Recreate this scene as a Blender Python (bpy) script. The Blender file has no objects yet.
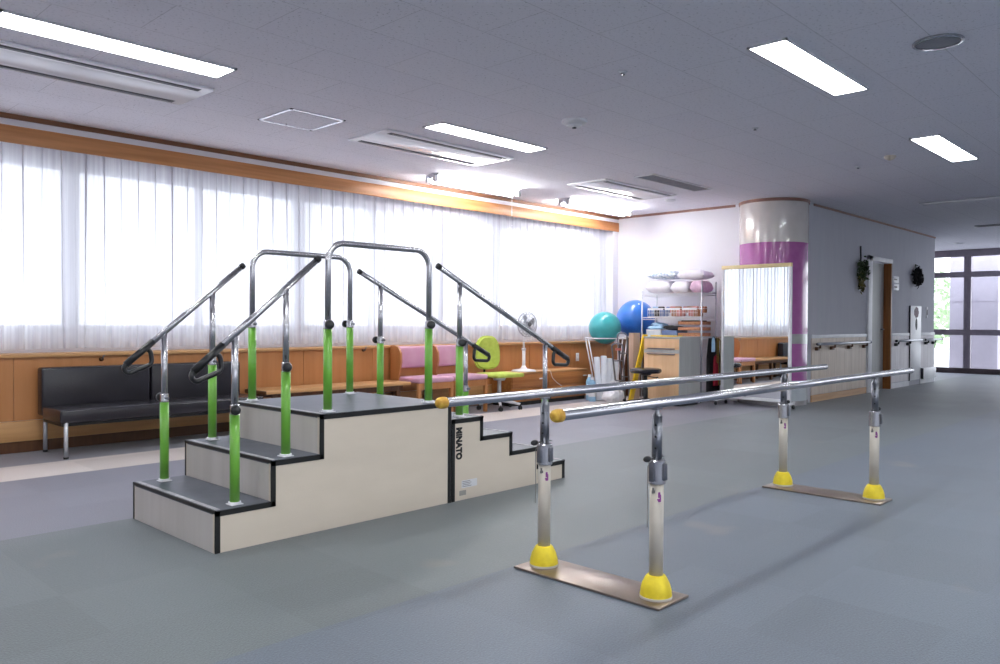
import bpy, bmesh, math, random
from mathutils import Vector, Matrix, noise as mnoise
random.seed(7)
SC = bpy.context.scene
COL = SC.collection
PI = math.pi

# ------------------------------------------------------------------ materials
def lin(c):
    o = []
    for v in c:
        v /= 255.0
        o.append(v / 12.92 if v <= .04045 else ((v + .055) / 1.055) ** 2.4)
    return (o[0], o[1], o[2], 1.0)

def newmat(name):
    m = bpy.data.materials.new(name)
    m.use_nodes = True
    nt = m.node_tree
    nt.nodes.clear()
    out = nt.nodes.new('ShaderNodeOutputMaterial')
    return m, nt, out

def pbr(name, c1, c2=None, rough=.5, metal=0., scale=(8, 8, 8), detail=3., bump=0., bscale=None, coat=0., spec=.5, contrast=(.35, .65), trans=0., bdist=.01):
    """principled surface whose colour wanders between c1 and c2 with a noise stretched by scale"""
    m, nt, out = newmat(name)
    n = nt.nodes; l = nt.links
    b = n.new('ShaderNodeBsdfPrincipled')
    b.inputs['Roughness'].default_value = rough
    b.inputs['Metallic'].default_value = metal
    b.inputs['Coat Weight'].default_value = coat
    b.inputs['Specular IOR Level'].default_value = spec
    b.inputs['Transmission Weight'].default_value = trans
    tc = n.new('ShaderNodeTexCoord')
    mp = n.new('ShaderNodeMapping'); mp.inputs['Scale'].default_value = scale
    l.new(tc.outputs['Object'], mp.inputs['Vector'])
    nz = n.new('ShaderNodeTexNoise'); nz.inputs['Scale'].default_value = 1.; nz.inputs['Detail'].default_value = detail
    l.new(mp.outputs['Vector'], nz.inputs['Vector'])
    r = n.new('ShaderNodeValToRGB')
    if c2 is None:
        c2 = tuple(max(0, v - 6) for v in c1)
    r.color_ramp.elements[0].position = contrast[0]; r.color_ramp.elements[0].color = lin(c1)
    r.color_ramp.elements[1].position = contrast[1]; r.color_ramp.elements[1].color = lin(c2)
    l.new(nz.outputs['Fac'], r.inputs['Fac'])
    l.new(r.outputs['Color'], b.inputs['Base Color'])
    if bump:
        bn = n.new('ShaderNodeTexNoise'); bn.inputs['Scale'].default_value = bscale or 60.; bn.inputs['Detail'].default_value = 2.
        l.new(tc.outputs['Object'], bn.inputs['Vector'])
        bp = n.new('ShaderNodeBump'); bp.inputs['Strength'].default_value = bump; bp.inputs['Distance'].default_value = bdist
        l.new(bn.outputs['Fac'], bp.inputs['Height']); l.new(bp.outputs['Normal'], b.inputs['Normal'])
    l.new(b.outputs['BSDF'], out.inputs['Surface'])
    return m

def emit(name, c, strength):
    m, nt, out = newmat(name)
    e = nt.nodes.new('ShaderNodeEmission')
    e.inputs['Color'].default_value = c; e.inputs['Strength'].default_value = strength
    nt.links.new(e.outputs['Emission'], out.inputs['Surface'])
    return m

def carpet():
    m, nt, out = newmat('carpet_tiles'); n = nt.nodes; l = nt.links
    b = n.new('ShaderNodeBsdfPrincipled'); b.inputs['Roughness'].default_value = .5; b.inputs['Specular IOR Level'].default_value = .45
    b.inputs['Sheen Weight'].default_value = .15
    g = n.new('ShaderNodeNewGeometry')
    sx = n.new('ShaderNodeSeparateXYZ'); l.new(g.outputs['Position'], sx.inputs[0])
    def math_(op, a, b_=None):
        q = n.new('ShaderNodeMath'); q.operation = op
        for i, v in enumerate((a, b_)):
            if v is None: continue
            if isinstance(v, (int, float)): q.inputs[i].default_value = v
            else: l.new(v, q.inputs[i])
        return q.outputs[0]
    T = .525
    ty = math_('FLOOR', math_('DIVIDE', math_('SUBTRACT', sx.outputs['Y'], 2.35 - 8 * T), T))
    tx = math_('FLOOR', math_('DIVIDE', sx.outputs['X'], T))
    cb = n.new('ShaderNodeCombineXYZ'); l.new(tx, cb.inputs[0]); l.new(ty, cb.inputs[1])
    wn = n.new('ShaderNodeTexWhiteNoise'); wn.noise_dimensions = '2D'; l.new(cb.outputs[0], wn.inputs['Vector'])
    # colour zones across the room in tile rows
    zr = n.new('ShaderNodeValToRGB'); zr.color_ramp.interpolation = 'CONSTANT'
    zones = [(0., (86, 96, 111)), (2.35, (91, 99, 104)), (4.45, (114, 114, 128)), (6.03, (196, 186, 182)), (6.62, (118, 119, 131))]
    el = zr.color_ramp.elements
    el[0].position = 0.; el[0].color = lin(zones[0][1]); el[1].position = zones[1][0] / 10; el[1].color = lin(zones[1][1])
    for p, c in zones[2:]:
        e = el.new(p / 10); e.color = lin(c)
    l.new(math_('DIVIDE', sx.outputs['Y'], 10.), zr.inputs['Fac'])
    fine = n.new('ShaderNodeTexNoise'); fine.inputs['Scale'].default_value = 130.; fine.inputs['Detail'].default_value = 2.
    big = n.new('ShaderNodeTexNoise'); big.inputs['Scale'].default_value = .9; big.inputs['Detail'].default_value = 3.
    l.new(g.outputs['Position'], fine.inputs['Vector']); l.new(g.outputs['Position'], big.inputs['Vector'])
    v = math_('ADD', math_('MULTIPLY', wn.outputs['Value'], .17), .55)
    v = math_('ADD', v, math_('MULTIPLY', fine.outputs['Fac'], .74))
    v = math_('ADD', v, math_('MULTIPLY', math_('SUBTRACT', big.outputs['Fac'], .5), .22))
    hs = n.new('ShaderNodeHueSaturation'); l.new(zr.outputs['Color'], hs.inputs['Color']); l.new(v, hs.inputs['Value'])
    # a few faint brownish stains
    st = n.new('ShaderNodeTexNoise'); st.inputs['Scale'].default_value = 1.7; st.inputs['Detail'].default_value = 2.
    mpn = n.new('ShaderNodeMapping'); mpn.inputs['Location'].default_value = (3.1, 1.7, 0); l.new(g.outputs['Position'], mpn.inputs['Vector']); l.new(mpn.outputs[0], st.inputs['Vector'])
    sr = n.new('ShaderNodeValToRGB'); sr.color_ramp.elements[0].position = .68; sr.color_ramp.elements[1].position = .80
    sr.color_ramp.elements[0].color = (0, 0, 0, 1); sr.color_ramp.elements[1].color = (.35, .35, .35, 1)
    l.new(st.outputs['Fac'], sr.inputs['Fac'])
    mx = n.new('ShaderNodeMixRGB'); l.new(sr.outputs['Color'], mx.inputs['Fac']); l.new(hs.outputs['Color'], mx.inputs['Color1']); mx.inputs['Color2'].default_value = lin((140, 128, 116))
    l.new(mx.outputs['Color'], b.inputs['Base Color'])
    bp = n.new('ShaderNodeBump'); bp.inputs['Strength'].default_value = .5; bp.inputs['Distance'].default_value = .004
    l.new(fine.outputs['Fac'], bp.inputs['Height']); l.new(bp.outputs['Normal'], b.inputs['Normal'])
    l.new(b.outputs['BSDF'], out.inputs['Surface'])
    return m

def ceiling_mat():
    m, nt, out = newmat('mineral_ceiling_board'); n = nt.nodes; l = nt.links
    b = n.new('ShaderNodeBsdfPrincipled'); b.inputs['Roughness'].default_value = .95; b.inputs['Specular IOR Level'].default_value = .1
    g = n.new('ShaderNodeNewGeometry')
    br = n.new('ShaderNodeTexBrick'); br.inputs['Scale'].default_value = 1.; br.inputs['Brick Width'].default_value = .92; br.inputs['Row Height'].default_value = .46
    br.inputs['Mortar Size'].default_value = .0022; br.inputs['Mortar Smooth'].default_value = .1
    br.inputs['Color1'].default_value = lin((238, 236, 243)); br.inputs['Color2'].default_value = lin((236, 234, 242)); br.inputs['Mortar'].default_value = lin((206, 204, 210))
    l.new(g.outputs['Position'], br.inputs['Vector'])
    nz = n.new('ShaderNodeTexNoise'); nz.inputs['Scale'].default_value = 52.; nz.inputs['Detail'].default_value = 3.; nz.inputs['Roughness'].default_value = .7
    l.new(g.outputs['Position'], nz.inputs['Vector'])
    r = n.new('ShaderNodeValToRGB'); r.color_ramp.elements[0].position = .33; r.color_ramp.elements[0].color = (.55, .55, .55, 1); r.color_ramp.elements[1].position = .41; r.color_ramp.elements[1].color = (1, 1, 1, 1)
    l.new(nz.outputs['Fac'], r.inputs['Fac'])
    mx = n.new('ShaderNodeMixRGB'); mx.blend_type = 'MULTIPLY'; mx.inputs['Fac'].default_value = .8
    l.new(br.outputs['Color'], mx.inputs['Color1']); l.new(r.outputs['Color'], mx.inputs['Color2'])
    l.new(mx.outputs['Color'], b.inputs['Base Color'])
    l.new(b.outputs['BSDF'], out.inputs['Surface'])
    return m

def curtain_mat():
    m, nt, out = newmat('sheer_curtain'); n = nt.nodes; l = nt.links
    tc = n.new('ShaderNodeTexCoord'); mp = n.new('ShaderNodeMapping'); mp.inputs['Scale'].default_value = (46, 1, .5)
    l.new(tc.outputs['Object'], mp.inputs['Vector'])
    nz = n.new('ShaderNodeTexNoise'); nz.inputs['Scale'].default_value = 1.; l.new(mp.outputs[0], nz.inputs['Vector'])
    r = n.new('ShaderNodeValToRGB'); r.color_ramp.elements[0].color = lin((214, 212, 220)); r.color_ramp.elements[1].color = lin((238, 238, 242)); r.color_ramp.elements[0].position = .3; r.color_ramp.elements[1].position = .7; l.new(nz.outputs['Fac'], r.inputs['Fac'])  # soft vertical stripes in the cloth colour stand in for fold shading
    d = n.new('ShaderNodeBsdfDiffuse'); t = n.new('ShaderNodeBsdfTranslucent'); tr = n.new('ShaderNodeBsdfTransparent')
    l.new(r.outputs['Color'], d.inputs['Color']); l.new(r.outputs['Color'], t.inputs['Color'])
    m1 = n.new('ShaderNodeMixShader'); m1.inputs[0].default_value = .62; l.new(d.outputs[0], m1.inputs[1]); l.new(t.outputs[0], m1.inputs[2])
    m2 = n.new('ShaderNodeMixShader'); m2.inputs[0].default_value = .11; l.new(m1.outputs[0], m2.inputs[1]); l.new(tr.outputs[0], m2.inputs[2])
    l.new(m2.outputs[0], out.inputs['Surface'])
    return m

def glass_mat(name='window_glass', tint=(.95, .97, .98, 1), refl=.06):
    m, nt, out = newmat(name); n = nt.nodes; l = nt.links
    tr = n.new('ShaderNodeBsdfTransparent'); tr.inputs[0].default_value = tint
    gl = n.new('ShaderNodeBsdfGlossy'); gl.inputs['Roughness'].default_value = .02
    mx = n.new('ShaderNodeMixShader'); mx.inputs[0].default_value = refl
    l.new(tr.outputs[0], mx.inputs[1]); l.new(gl.outputs[0], mx.inputs[2]); l.new(mx.outputs[0], out.inputs['Surface'])
    return m

LAMP = 24.0
SKY = 3.1
M = dict(
    carpet=carpet(), ceiling=ceiling_mat(), curtain=curtain_mat(), glass=glass_mat(),
    wall=pbr('white_wallpaper', (232, 230, 235), (230, 228, 233), rough=.8, scale=(3, 3, 3), bump=.15, bscale=220, bdist=.002),
    wallgrey=pbr('grey_white_wallpaper', (184, 184, 193), (180, 180, 190), rough=.75, scale=(12, 12, 2), bump=.15, bscale=220, bdist=.002),
    wood=pbr('oak_wainscot', (184, 126, 78), (174, 116, 68), rough=.4, scale=(14, 14, 1.0), detail=5),
    woodh=pbr('oak_along_x', (192, 132, 80), (170, 112, 62), rough=.42, scale=(1.4, 26, 26), detail=5),
    woodlight=pbr('pale_oak_board', (196, 150, 100), (180, 134, 86), rough=.45, scale=(1.4, 26, 26), detail=5),
    woodpale=pbr('pale_greyed_wood', (205, 188, 172), (190, 172, 156), rough=.5, scale=(24, 24, 1.5), detail=5),
    woodwhite=pbr('whitewashed_wood', (214, 208, 212), (200, 194, 200), rough=.5, scale=(24, 24, 1.5), detail=5),
    wooddark=pbr('dark_brown_wood', (92, 56, 28), (76, 44, 20), rough=.45, scale=(24, 24, 1.5), detail=5),
    wooddoor=pbr('brown_door_edge', (150, 92, 38), (124, 74, 28), rough=.45, scale=(24, 24, 1.5), detail=5),
    trimbrown=pbr('brown_ceiling_trim', (128, 84, 54), (112, 70, 44), rough=.5, scale=(2, 20, 20)),
    trimpink=pbr('reddish_ceiling_trim', (146, 108, 96), (134, 98, 88), rough=.5, scale=(2, 20, 20)),
    cream=pbr('glossy_cream_column', (214, 208, 204), (208, 202, 198), rough=.16, coat=.5),
    magenta=pbr('glossy_magenta_column', (176, 100, 164), (168, 92, 156), rough=.16, coat=.5),
    colgrey=pbr('glossy_grey_column', (168, 164, 166), (160, 156, 160), rough=.2, coat=.3),
    colpale=pbr('pale_grey_column', (204, 210, 216), (198, 204, 210), rough=.2, coat=.3),
    alu=pbr('aluminium_frame', (176, 176, 182), (164, 164, 170), rough=.4, metal=.4),
    frame=pbr('greyish_lilac_frame', (158, 148, 158), (148, 138, 148), rough=.5),
    framedark=pbr('dark_brown_frame', (92, 78, 80), (80, 66, 68), rough=.5),
    chrome=pbr('satin_steel_tube', (196, 195, 200), (186, 185, 191), rough=.26, metal=1., scale=(12, 12, 12)),
    polished=pbr('polished_aluminium_edge', (236, 236, 240), (230, 230, 236), rough=.16, metal=.9),
    steel=pbr('dull_steel', (140, 142, 150), (122, 124, 132), rough=.36, metal=1., scale=(20, 20, 20)),
    silverpaint=pbr('silver_paint', (196, 198, 204), (186, 188, 196), rough=.35, metal=.6),
    green=pbr('bright_green_paint', (112, 176, 62), (102, 166, 54), rough=.35, coat=.25),
    lime=pbr('lime_fabric', (190, 206, 96), (178, 194, 84), rough=.8, scale=(20, 20, 20), bump=.3, bscale=300, bdist=.002),
    pink=pbr('pink_vinyl', (204, 160, 182), (196, 148, 172), rough=.42, scale=(6, 6, 6)),
    laminate=pbr('beige_laminate', (216, 204, 189), (212, 200, 185), rough=.5, scale=(3, 3, 9), bump=.05, bscale=120),
    riser=pbr('grey_beige_riser_laminate', (200, 194, 190), (190, 184, 179), rough=.45, scale=(6, 9, .8), detail=3),
    black=pbr('black_rubber', (15, 16, 18), (20, 21, 23), rough=.5),
    blackgloss=pbr('black_plastic', (24, 24, 27), (30, 30, 34), rough=.28),
    vinyl=pbr('dark_charcoal_vinyl', (38, 36, 43), (33, 31, 38), rough=.27, scale=(5, 5, 5), bump=.08, bscale=60),
    tread=pbr('dark_grey_tread_rubber', (84, 88, 100), (72, 76, 88), rough=.42, scale=(9, 9, 9), bump=.15, bscale=160, bdist=.002),
    nosing=pbr('scuffed_nosing_strip', (176, 174, 180), (140, 138, 144), rough=.4, scale=(20, 60, 20)),
    ivory=pbr('ivory_tube_paint', (202, 194, 182), (194, 186, 174), rough=.35, scale=(10, 10, 4), coat=.2),
    yellow=pbr('yellow_rubber_foot', (240, 216, 44), (222, 196, 36), rough=.55, scale=(22, 22, 22), detail=5),
    yellowcap=pbr('worn_yellow_cap', (224, 184, 70), (190, 140, 44), rough=.5, scale=(40, 40, 40)),
    yellowplank=pbr('yellow_painted_plank', (242, 204, 34), (232, 190, 26), rough=.4, scale=(6, 6, 6)),
    plate=pbr('brushed_brown_steel_plate', (150, 136, 127), (140, 126, 118), rough=.34, metal=.75, scale=(3, 8, 3), bump=.04),
    white=pbr('white_plastic', (236, 236, 238), (228, 228, 232), rough=.4),
    offwhite=pbr('off_white_enamel', (222, 222, 226), (212, 212, 218), rough=.45),
    sheetwhite=pbr('white_plastic_sheet', (226, 230, 238), (206, 212, 222), rough=.35, scale=(10, 10, 3)),
    bag=pbr('thin_white_plastic_bag', (232, 232, 236), (206, 208, 214), rough=.3, scale=(14, 14, 14), detail=5),
    bluebottle=pbr('pale_blue_plastic', (150, 192, 222), (132, 176, 210), rough=.3),
    paleblue=pbr('pale_blue_cloth', (176, 208, 232), (150, 186, 220), rough=.8, scale=(20, 20, 20)),
    bluebox=pbr('slate_blue_card', (120, 140, 184), (106, 126, 172), rough=.6),
    pillowwhite=pbr('white_pillow_cotton', (238, 234, 240), (228, 222, 232), rough=.85, scale=(10, 10, 10)),
    pillowpink=pbr('pinkish_pillow_cotton', (222, 188, 208), (208, 172, 196), rough=.85, scale=(18, 18, 18)),
    pillowpattern=pbr('blue_white_print_cotton', (226, 232, 242), (164, 182, 208), rough=.85, scale=(26, 26, 26), contrast=(.48, .58)),
    tealball=pbr('teal_vinyl_ball', (66, 170, 176), (58, 160, 166), rough=.28, coat=.2),
    blueball=pbr('blue_vinyl_ball', (54, 118, 206), (46, 108, 196), rough=.28, coat=.2),
    card=pbr('taupe_board', (176, 150, 130), (164, 138, 118), rough=.7, scale=(14, 14, 2)),
    cardlight=pbr('light_taupe_board', (206, 180, 160), (196, 170, 150), rough=.7, scale=(14, 14, 2)),
    cabfront=pbr('maple_laminate', (232, 192, 150), (222, 180, 136), rough=.45, scale=(24, 24, 1.6), detail=5),
    cabgrey=pbr('grey_laminate', (186, 187, 186), (178, 179, 178), rough=.5, scale=(20, 20, 2)),
    chest=pbr('brown_chest_wood', (176, 116, 62), (150, 92, 44), rough=.42, scale=(1.6, 30, 30), detail=5),
    red=pbr('crimson_cloth', (168, 28, 52), (140, 20, 40), rough=.8, scale=(14, 14, 4)),
    darkcloth=pbr('black_cloth', (34, 30, 34), (24, 22, 26), rough=.85, scale=(14, 14, 4)),
    olive=pbr('olive_yellow_cord', (156, 132, 60), (130, 108, 48), rough=.7),
    crate=pbr('orange_tan_wicker', (196, 142, 104), (158, 104, 74), rough=.7, scale=(60, 60, 60)),
    toy=pbr('salmon_foam', (216, 140, 128), (196, 112, 104), rough=.7, scale=(40, 40, 40)),
    mirror=pbr('mirror_glass', (238, 242, 242), (238, 242, 242), rough=.0, metal=1.),
    mirrortop=pbr('pale_yellow_frame', (226, 206, 158), (216, 194, 144), rough=.45, scale=(20, 4, 20)),
    leaf=pbr('dark_green_leaf', (62, 82, 44), (46, 62, 36), rough=.55, scale=(14, 14, 14)),
    leafyellow=pbr('olive_leaf', (120, 112, 62), (92, 86, 48), rough=.55, scale=(14, 14, 14)),
    wreath=pbr('near_black_twig', (34, 32, 36), (24, 22, 26), rough=.7, scale=(30, 30, 30)),
    plum=pbr('dark_plum_print', (92, 40, 70), (70, 30, 56), rough=.6),
    purple=pbr('purple_mark', (150, 70, 150), (140, 60, 140), rough=.5),
    greymark=pbr('grey_print', (120, 118, 118), (104, 102, 104), rough=.6),
    stickergrey=pbr('grey_sticker', (158, 154, 148), (146, 142, 138), rough=.5),
    slot=pbr('dark_vent_slot', (58, 56, 62), (48, 46, 52), rough=.6),
    grille=pbr('grey_grille', (150, 150, 156), (138, 138, 146), rough=.5),
    acpanel=pbr('pale_grey_ac_panel', (248, 247, 250), (244, 243, 247), rough=.22, spec=.8, scale=(5, 3, 3)),
    lampwarm=emit('lamp_diffuser_greenish', (.98, 1., .97, 1), LAMP),
    lampcool=emit('lamp_diffuser_bluish', (.90, .96, 1., 1), LAMP),
    tube=emit('fluorescent_tube', (1., .985, .985, 1), LAMP * 2.9),
    fanblade=pbr('smoky_fan_blade', (196, 200, 206), (186, 190, 198), rough=.3),
    concrete=pbr('lilac_grey_outside_pillar', (198, 190, 202), (190, 182, 195), rough=.8, scale=(3, 3, 3)),
    paving=pbr('pale_outside_paving', (224, 222, 220), (210, 208, 206), rough=.9, scale=(2, 2, 2)),
    shrub=pbr('pale_garden_leaf', (206, 220, 190), (176, 198, 160), rough=.6, scale=(6, 6, 6)),
    trunk=pbr('brown_bark', (120, 100, 84), (96, 78, 64), rough=.9, scale=(20, 20, 4)),
)

# ------------------------------------------------------------------ mesh helpers
def fillet(pts, r, seg=6, closed=False):
    pts = [Vector(p) for p in pts]
    n = len(pts); out = []
    for i, p in enumerate(pts):
        if not closed and i in (0, n - 1):
            out.append(p); continue
        a = pts[i - 1]; b = pts[(i + 1) % n]
        u = (a - p); v = (b - p)
        lu, lv = u.length, v.length
        u.normalize(); v.normalize()
        ang = u.angle(v)
        if ang > PI - .02:
            out.append(p); continue
        t = min(r / math.tan(ang / 2), lu * .48, lv * .48)
        rr = t * math.tan(ang / 2)
        c = p + (u + v).normalized() * (rr / math.sin(ang / 2))
        s = p + u * t - c; e = p + v * t - c
        tot = s.angle(e)
        ax = s.cross(e).normalized()
        for k in range(seg + 1):
            out.append(c + Matrix.Rotation(tot * k / seg, 3, ax) @ s)
    return out

class G:
    def __init__(s): s.bm = bmesh.new()
    def box(s, x0, x1, y0, y1, z0, z1, bev=0., seg=2, M4=None):
        t = bmesh.new()
        x0, x1 = sorted((x0, x1)); y0, y1 = sorted((y0, y1)); z0, z1 = sorted((z0, z1))
        vs = [t.verts.new((x, y, z)) for x in (x0, x1) for y in (y0, y1) for z in (z0, z1)]
        for f in ((0, 1, 3, 2), (4, 6, 7, 5), (0, 4, 5, 1), (2, 3, 7, 6), (0, 2, 6, 4), (1, 5, 7, 3)):
            t.faces.new([vs[i] for i in f])
        if bev:
            bmesh.ops.bevel(t, geom=t.edges[:], offset=bev, segments=seg, affect='EDGES', profile=.5, clamp_overlap=True)
        return s.merge(t, M4)
    def merge(s, t, M4=None):
        if M4 is not None: t.transform(M4)
        me = bpy.data.meshes.new('tmp'); t.to_mesh(me); t.free()
        s.bm.from_mesh(me); bpy.data.meshes.remove(me)
        return s
    def tube(s, pts, r, n=12, closed=False, cap=True, radii=None):
        pts = [Vector(p) for p in pts]; m = len(pts); rings = []
        nrm = None
        for i, p in enumerate(pts):
            if closed: d = (pts[(i + 1) % m] - pts[i - 1])
            elif i == 0: d = pts[1] - p
            elif i == m - 1: d = p - pts[i - 1]
            else: d = (pts[i + 1] - p).normalized() + (p - pts[i - 1]).normalized()
            d.normalize()
            if nrm is None:
                nrm = d.orthogonal().normalized()
            else:
                nrm = (nrm - d * nrm.dot(d))
                if nrm.length < 1e-6: nrm = d.orthogonal()
                nrm.normalize()
            bn = d.cross(nrm)
            rr = radii[i] if radii else r
            rings.append([s.bm.verts.new(p + (nrm * math.cos(2 * PI * k / n) + bn * math.sin(2 * PI * k / n)) * rr) for k in range(n)])
        for i in range(m if closed else m - 1):
            a, b = rings[i], rings[(i + 1) % m]
            for k in range(n):
                s.bm.faces.new((a[k], a[(k + 1) % n], b[(k + 1) % n], b[k]))
        if cap and not closed:
            s.bm.faces.new(rings[0][::-1]); s.bm.faces.new(rings[-1])
        return s
    def cyl(s, p, q, r, n=16, r2=None):
        return s.tube([p, q], r, n, radii=[r, r if r2 is None else r2])
    def lathe(s, prof, c=(0, 0, 0), n=24, M4=None):
        t = bmesh.new(); rings = []
        for r, z in prof:
            if r < 1e-6: rings.append([t.verts.new((0, 0, z))])
            else: rings.append([t.verts.new((r * math.cos(2 * PI * k / n), r * math.sin(2 * PI * k / n), z)) for k in range(n)])
        for a, b in zip(rings, rings[1:]):
            if len(a) == 1 and len(b) == 1: continue
            for k in range(n):
                if len(a) == 1: t.faces.new((a[0], b[(k + 1) % n], b[k]))
                elif len(b) == 1: t.faces.new((a[k], a[(k + 1) % n], b[0]))
                else: t.faces.new((a[k], a[(k + 1) % n], b[(k + 1) % n], b[k]))
        if len(rings[0]) > 1: t.faces.new(rings[0][::-1])
        if len(rings[-1]) > 1: t.faces.new(rings[-1])
        bmesh.ops.recalc_face_normals(t, faces=t.faces[:])
        if M4 is None: M4 = Matrix.Identity(4)
        return s.merge(t, Matrix.Translation(c) @ M4)
    def sphere(s, c, r, n=20, sc=(1, 1, 1), M4=None):
        t = bmesh.new(); bmesh.ops.create_uvsphere(t, u_segments=n, v_segments=max(6, n // 2), radius=r)
        X = Matrix.Translation(c) @ (M4 or Matrix.Identity(4)) @ Matrix.Diagonal((*sc, 1))
        return s.merge(t, X)
    def prism(s, poly, axis, a0, a1):
        """poly of 2-D points; axis 'x' 'y' 'z' extruded from a0 to a1"""
        t = bmesh.new()
        def P(u, v, a):
            return {'y': (u, a, v), 'x': (a, u, v), 'z': (u, v, a)}[axis]
        A = [t.verts.new(P(u, v, a0)) for u, v in poly]; B = [t.verts.new(P(u, v, a1)) for u, v in poly]
        n = len(poly)
        t.faces.new(A); t.faces.new(B[::-1])
        for i in range(n): t.faces.new((A[i], B[i], B[(i + 1) % n], A[(i + 1) % n]))
        bmesh.ops.recalc_face_normals(t, faces=t.faces[:])
        return s.merge(t)
    def torus(s, c, R, r, n=28, m=8, M4=None):
        pts = []
        X = Matrix.Translation(c) @ (M4 or Matrix.Identity(4))
        for k in range(n):
            pts.append(X @ Vector((R * math.cos(2 * PI * k / n), R * math.sin(2 * PI * k / n), 0)))
        return s.tube(pts, r, m, closed=True)
    def pillow(s, sx, sy, sz, M4=None, seed=0, n=14):
        t = bmesh.new(); top = {}; bot = {}
        for i in range(n + 1):
            for j in range(n + 1):
                u = -1 + 2 * i / n; v = -1 + 2 * j / n
                h = ((1 - abs(u) ** 5) * (1 - abs(v) ** 5)) ** .5 if abs(u) < 1 and abs(v) < 1 else 0
                k = 1 - .07 * (1 - abs(u)) * abs(v) ** 3 - .0
                k2 = 1 - .07 * (1 - abs(v)) * abs(u) ** 3
                nz = mnoise.noise((u * 2 + seed, v * 2, seed * .7)) * .22
                p = (u * sx * k2, v * sy * k, sz * h * (1 + nz))
                top[i, j] = t.verts.new(p)
                if h == 0: bot[i, j] = top[i, j]
                else: bot[i, j] = t.verts.new((p[0], p[1], -sz * .8 * h))
        for i in range(n):
            for j in range(n):
                for d, rev in ((top, False), (bot, True)):
                    f = [d[i, j], d[i + 1, j], d[i + 1, j + 1], d[i, j + 1]]
                    f = list(dict.fromkeys(f))
                    if len(f) >= 3:
                        try: t.faces.new(f[::-1] if rev else f)
                        except ValueError: pass
        return s.merge(t, M4)

def link(name, bm, mat, ang=40):
    if isinstance(bm, G): bm = bm.bm
    for f in bm.faces: f.smooth = True
    ca = math.radians(ang)
    for e in bm.edges:
        if len(e.link_faces) == 2:
            e.smooth = e.calc_face_angle(0.) < ca
        else: e.smooth = True
    me = bpy.data.meshes.new(name); bm.to_mesh(me); bm.free()
    me.materials.append(mat)
    o = bpy.data.objects.new(name, me); COL.objects.link(o)
    return o

def tag(o, label, cat, group=None, kind=None):
    o['label'] = label; o['category'] = cat
    if group: o['group'] = group
    if kind: o['kind'] = kind
    return o

def thing(name, label, cat, loc=(0, 0, 0), rz=0., group=None):
    o = bpy.data.objects.new(name, None); COL.objects.link(o)
    o.location = loc; o.rotation_euler = (0, 0, rz); o.empty_display_size = .1
    return tag(o, label, cat, group)

def part(name, g, mat, parent, label=None, world=False, ang=40):
    """a mesh under parent; world=True when the mesh was drawn in room coordinates"""
    bm = g.bm if isinstance(g, G) else g
    if world:
        r = parent
        while r.parent: r = r.parent
        X = Matrix.Translation(r.location) @ Matrix.Rotation(r.rotation_euler[2], 4, 'Z')
        bm.transform(X.inverted())
    o = link(name, bm, mat, ang); o.parent = parent
    if label: o['label'] = label
    return o

def struct(name, g, mat, parent=None, ang=40):
    o = link(name, g, mat, ang); o['kind'] = 'structure'
    if parent: o.parent = parent
    return o

def copy_tree(o, parent=None):
    c = o.copy(); COL.objects.link(c); c.parent = parent
    for ch in list(o.children): copy_tree(ch, c)
    return c

RX = lambda a: Matrix.Rotation(a, 4, 'X')
RY = lambda a: Matrix.Rotation(a, 4, 'Y')
RZ = lambda a: Matrix.Rotation(a, 4, 'Z')
TR = lambda *p: Matrix.Translation(p)

# ------------------------------------------------------------------ the room (x along the room, y towards the windows)
H = 2.75
YW = 7.29; XB = 10.29; YC = 4.45
X0, X1, Y0 = -3.5, 19.85, -4.6
g = G(); g.box(X0 - .2, X1 + .15, Y0 - .2, 8.4, -.12, 0); struct('floor', g, M['carpet'])
g = G(); g.box(X0 - .2, X1 + .15, Y0 - .2, 8.4, H, H + .10); struct('ceiling', g, M['ceiling'])
# window wall: lower part, return of the curtain recess, upper part
g = G()
g.box(X0, XB, YW + .012, YW + .36, 0, .80)
g.box(X0, XB, YW + .25, YW + .36, .80, .98)
g.box(X0, XB, YW, YW + .36, 2.60, H)
g.box(X0, XB, YW + .25, YW + .36, 2.46, 2.60)
g.box(10.16, XB, YW, YW + .36, .80, 2.60)
struct('wall_left', g, M['wall'])
g = G(); g.box(XB, XB + .15, 4.9, YW + .36, 0, H); struct('wall_back', g, M['wall'])
DX0, DX1 = 13.17, 14.10
g = G()
g.box(10.5, DX0, YC, YC + .15, 0, H)
g.box(DX1, 16.6, YC, YC + .15, 0, H)
g.box(DX0, DX1, YC, YC + .15, 2.12, H)
struct('wall_corridor', g, M['wallgrey'])
g = G(); g.box(16.45, 16.6, YC + .15, 8.4, 0, H); struct('wall_corridor_end', g, M['wallgrey'])
g = G(); g.box(16.6, X1, 8.2, 8.4, 0, H); struct('wall_side_passage', g, M['wallgrey'])
g = G(); g.box(X0 - .2, X1, Y0 - .2, Y0, 0, .85); g.box(X0 - .2, X1, Y0 - .2, Y0, 2.45, H)
for a, b in ((X0 - .2, -3.0), (.8, 1.2), (5.0, X1)): g.box(a, b, Y0 - .2, Y0, .85, 2.45)
struct('wall_right', g, M['wall'])
g = G()  # unseen windows, frames and panes, added here to bring more daylight into the room
for a, b in ((-3.0, .8), (1.2, 5.0)):
    for x in (a + .03, (a + b) / 2, b - .03): g.box(x - .03, x + .03, Y0 - .14, Y0 - .08, .85, 2.45)
    g.box(a, b, Y0 - .14, Y0 - .08, .85, .91); g.box(a, b, Y0 - .14, Y0 - .08, 2.39, 2.45)
w3 = struct('added_window', g, M['alu'])
g = G()
for a, b in ((-3.0, .8), (1.2, 5.0)): g.box(a, b, Y0 - .112, Y0 - .106, .85, 2.45)
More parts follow.
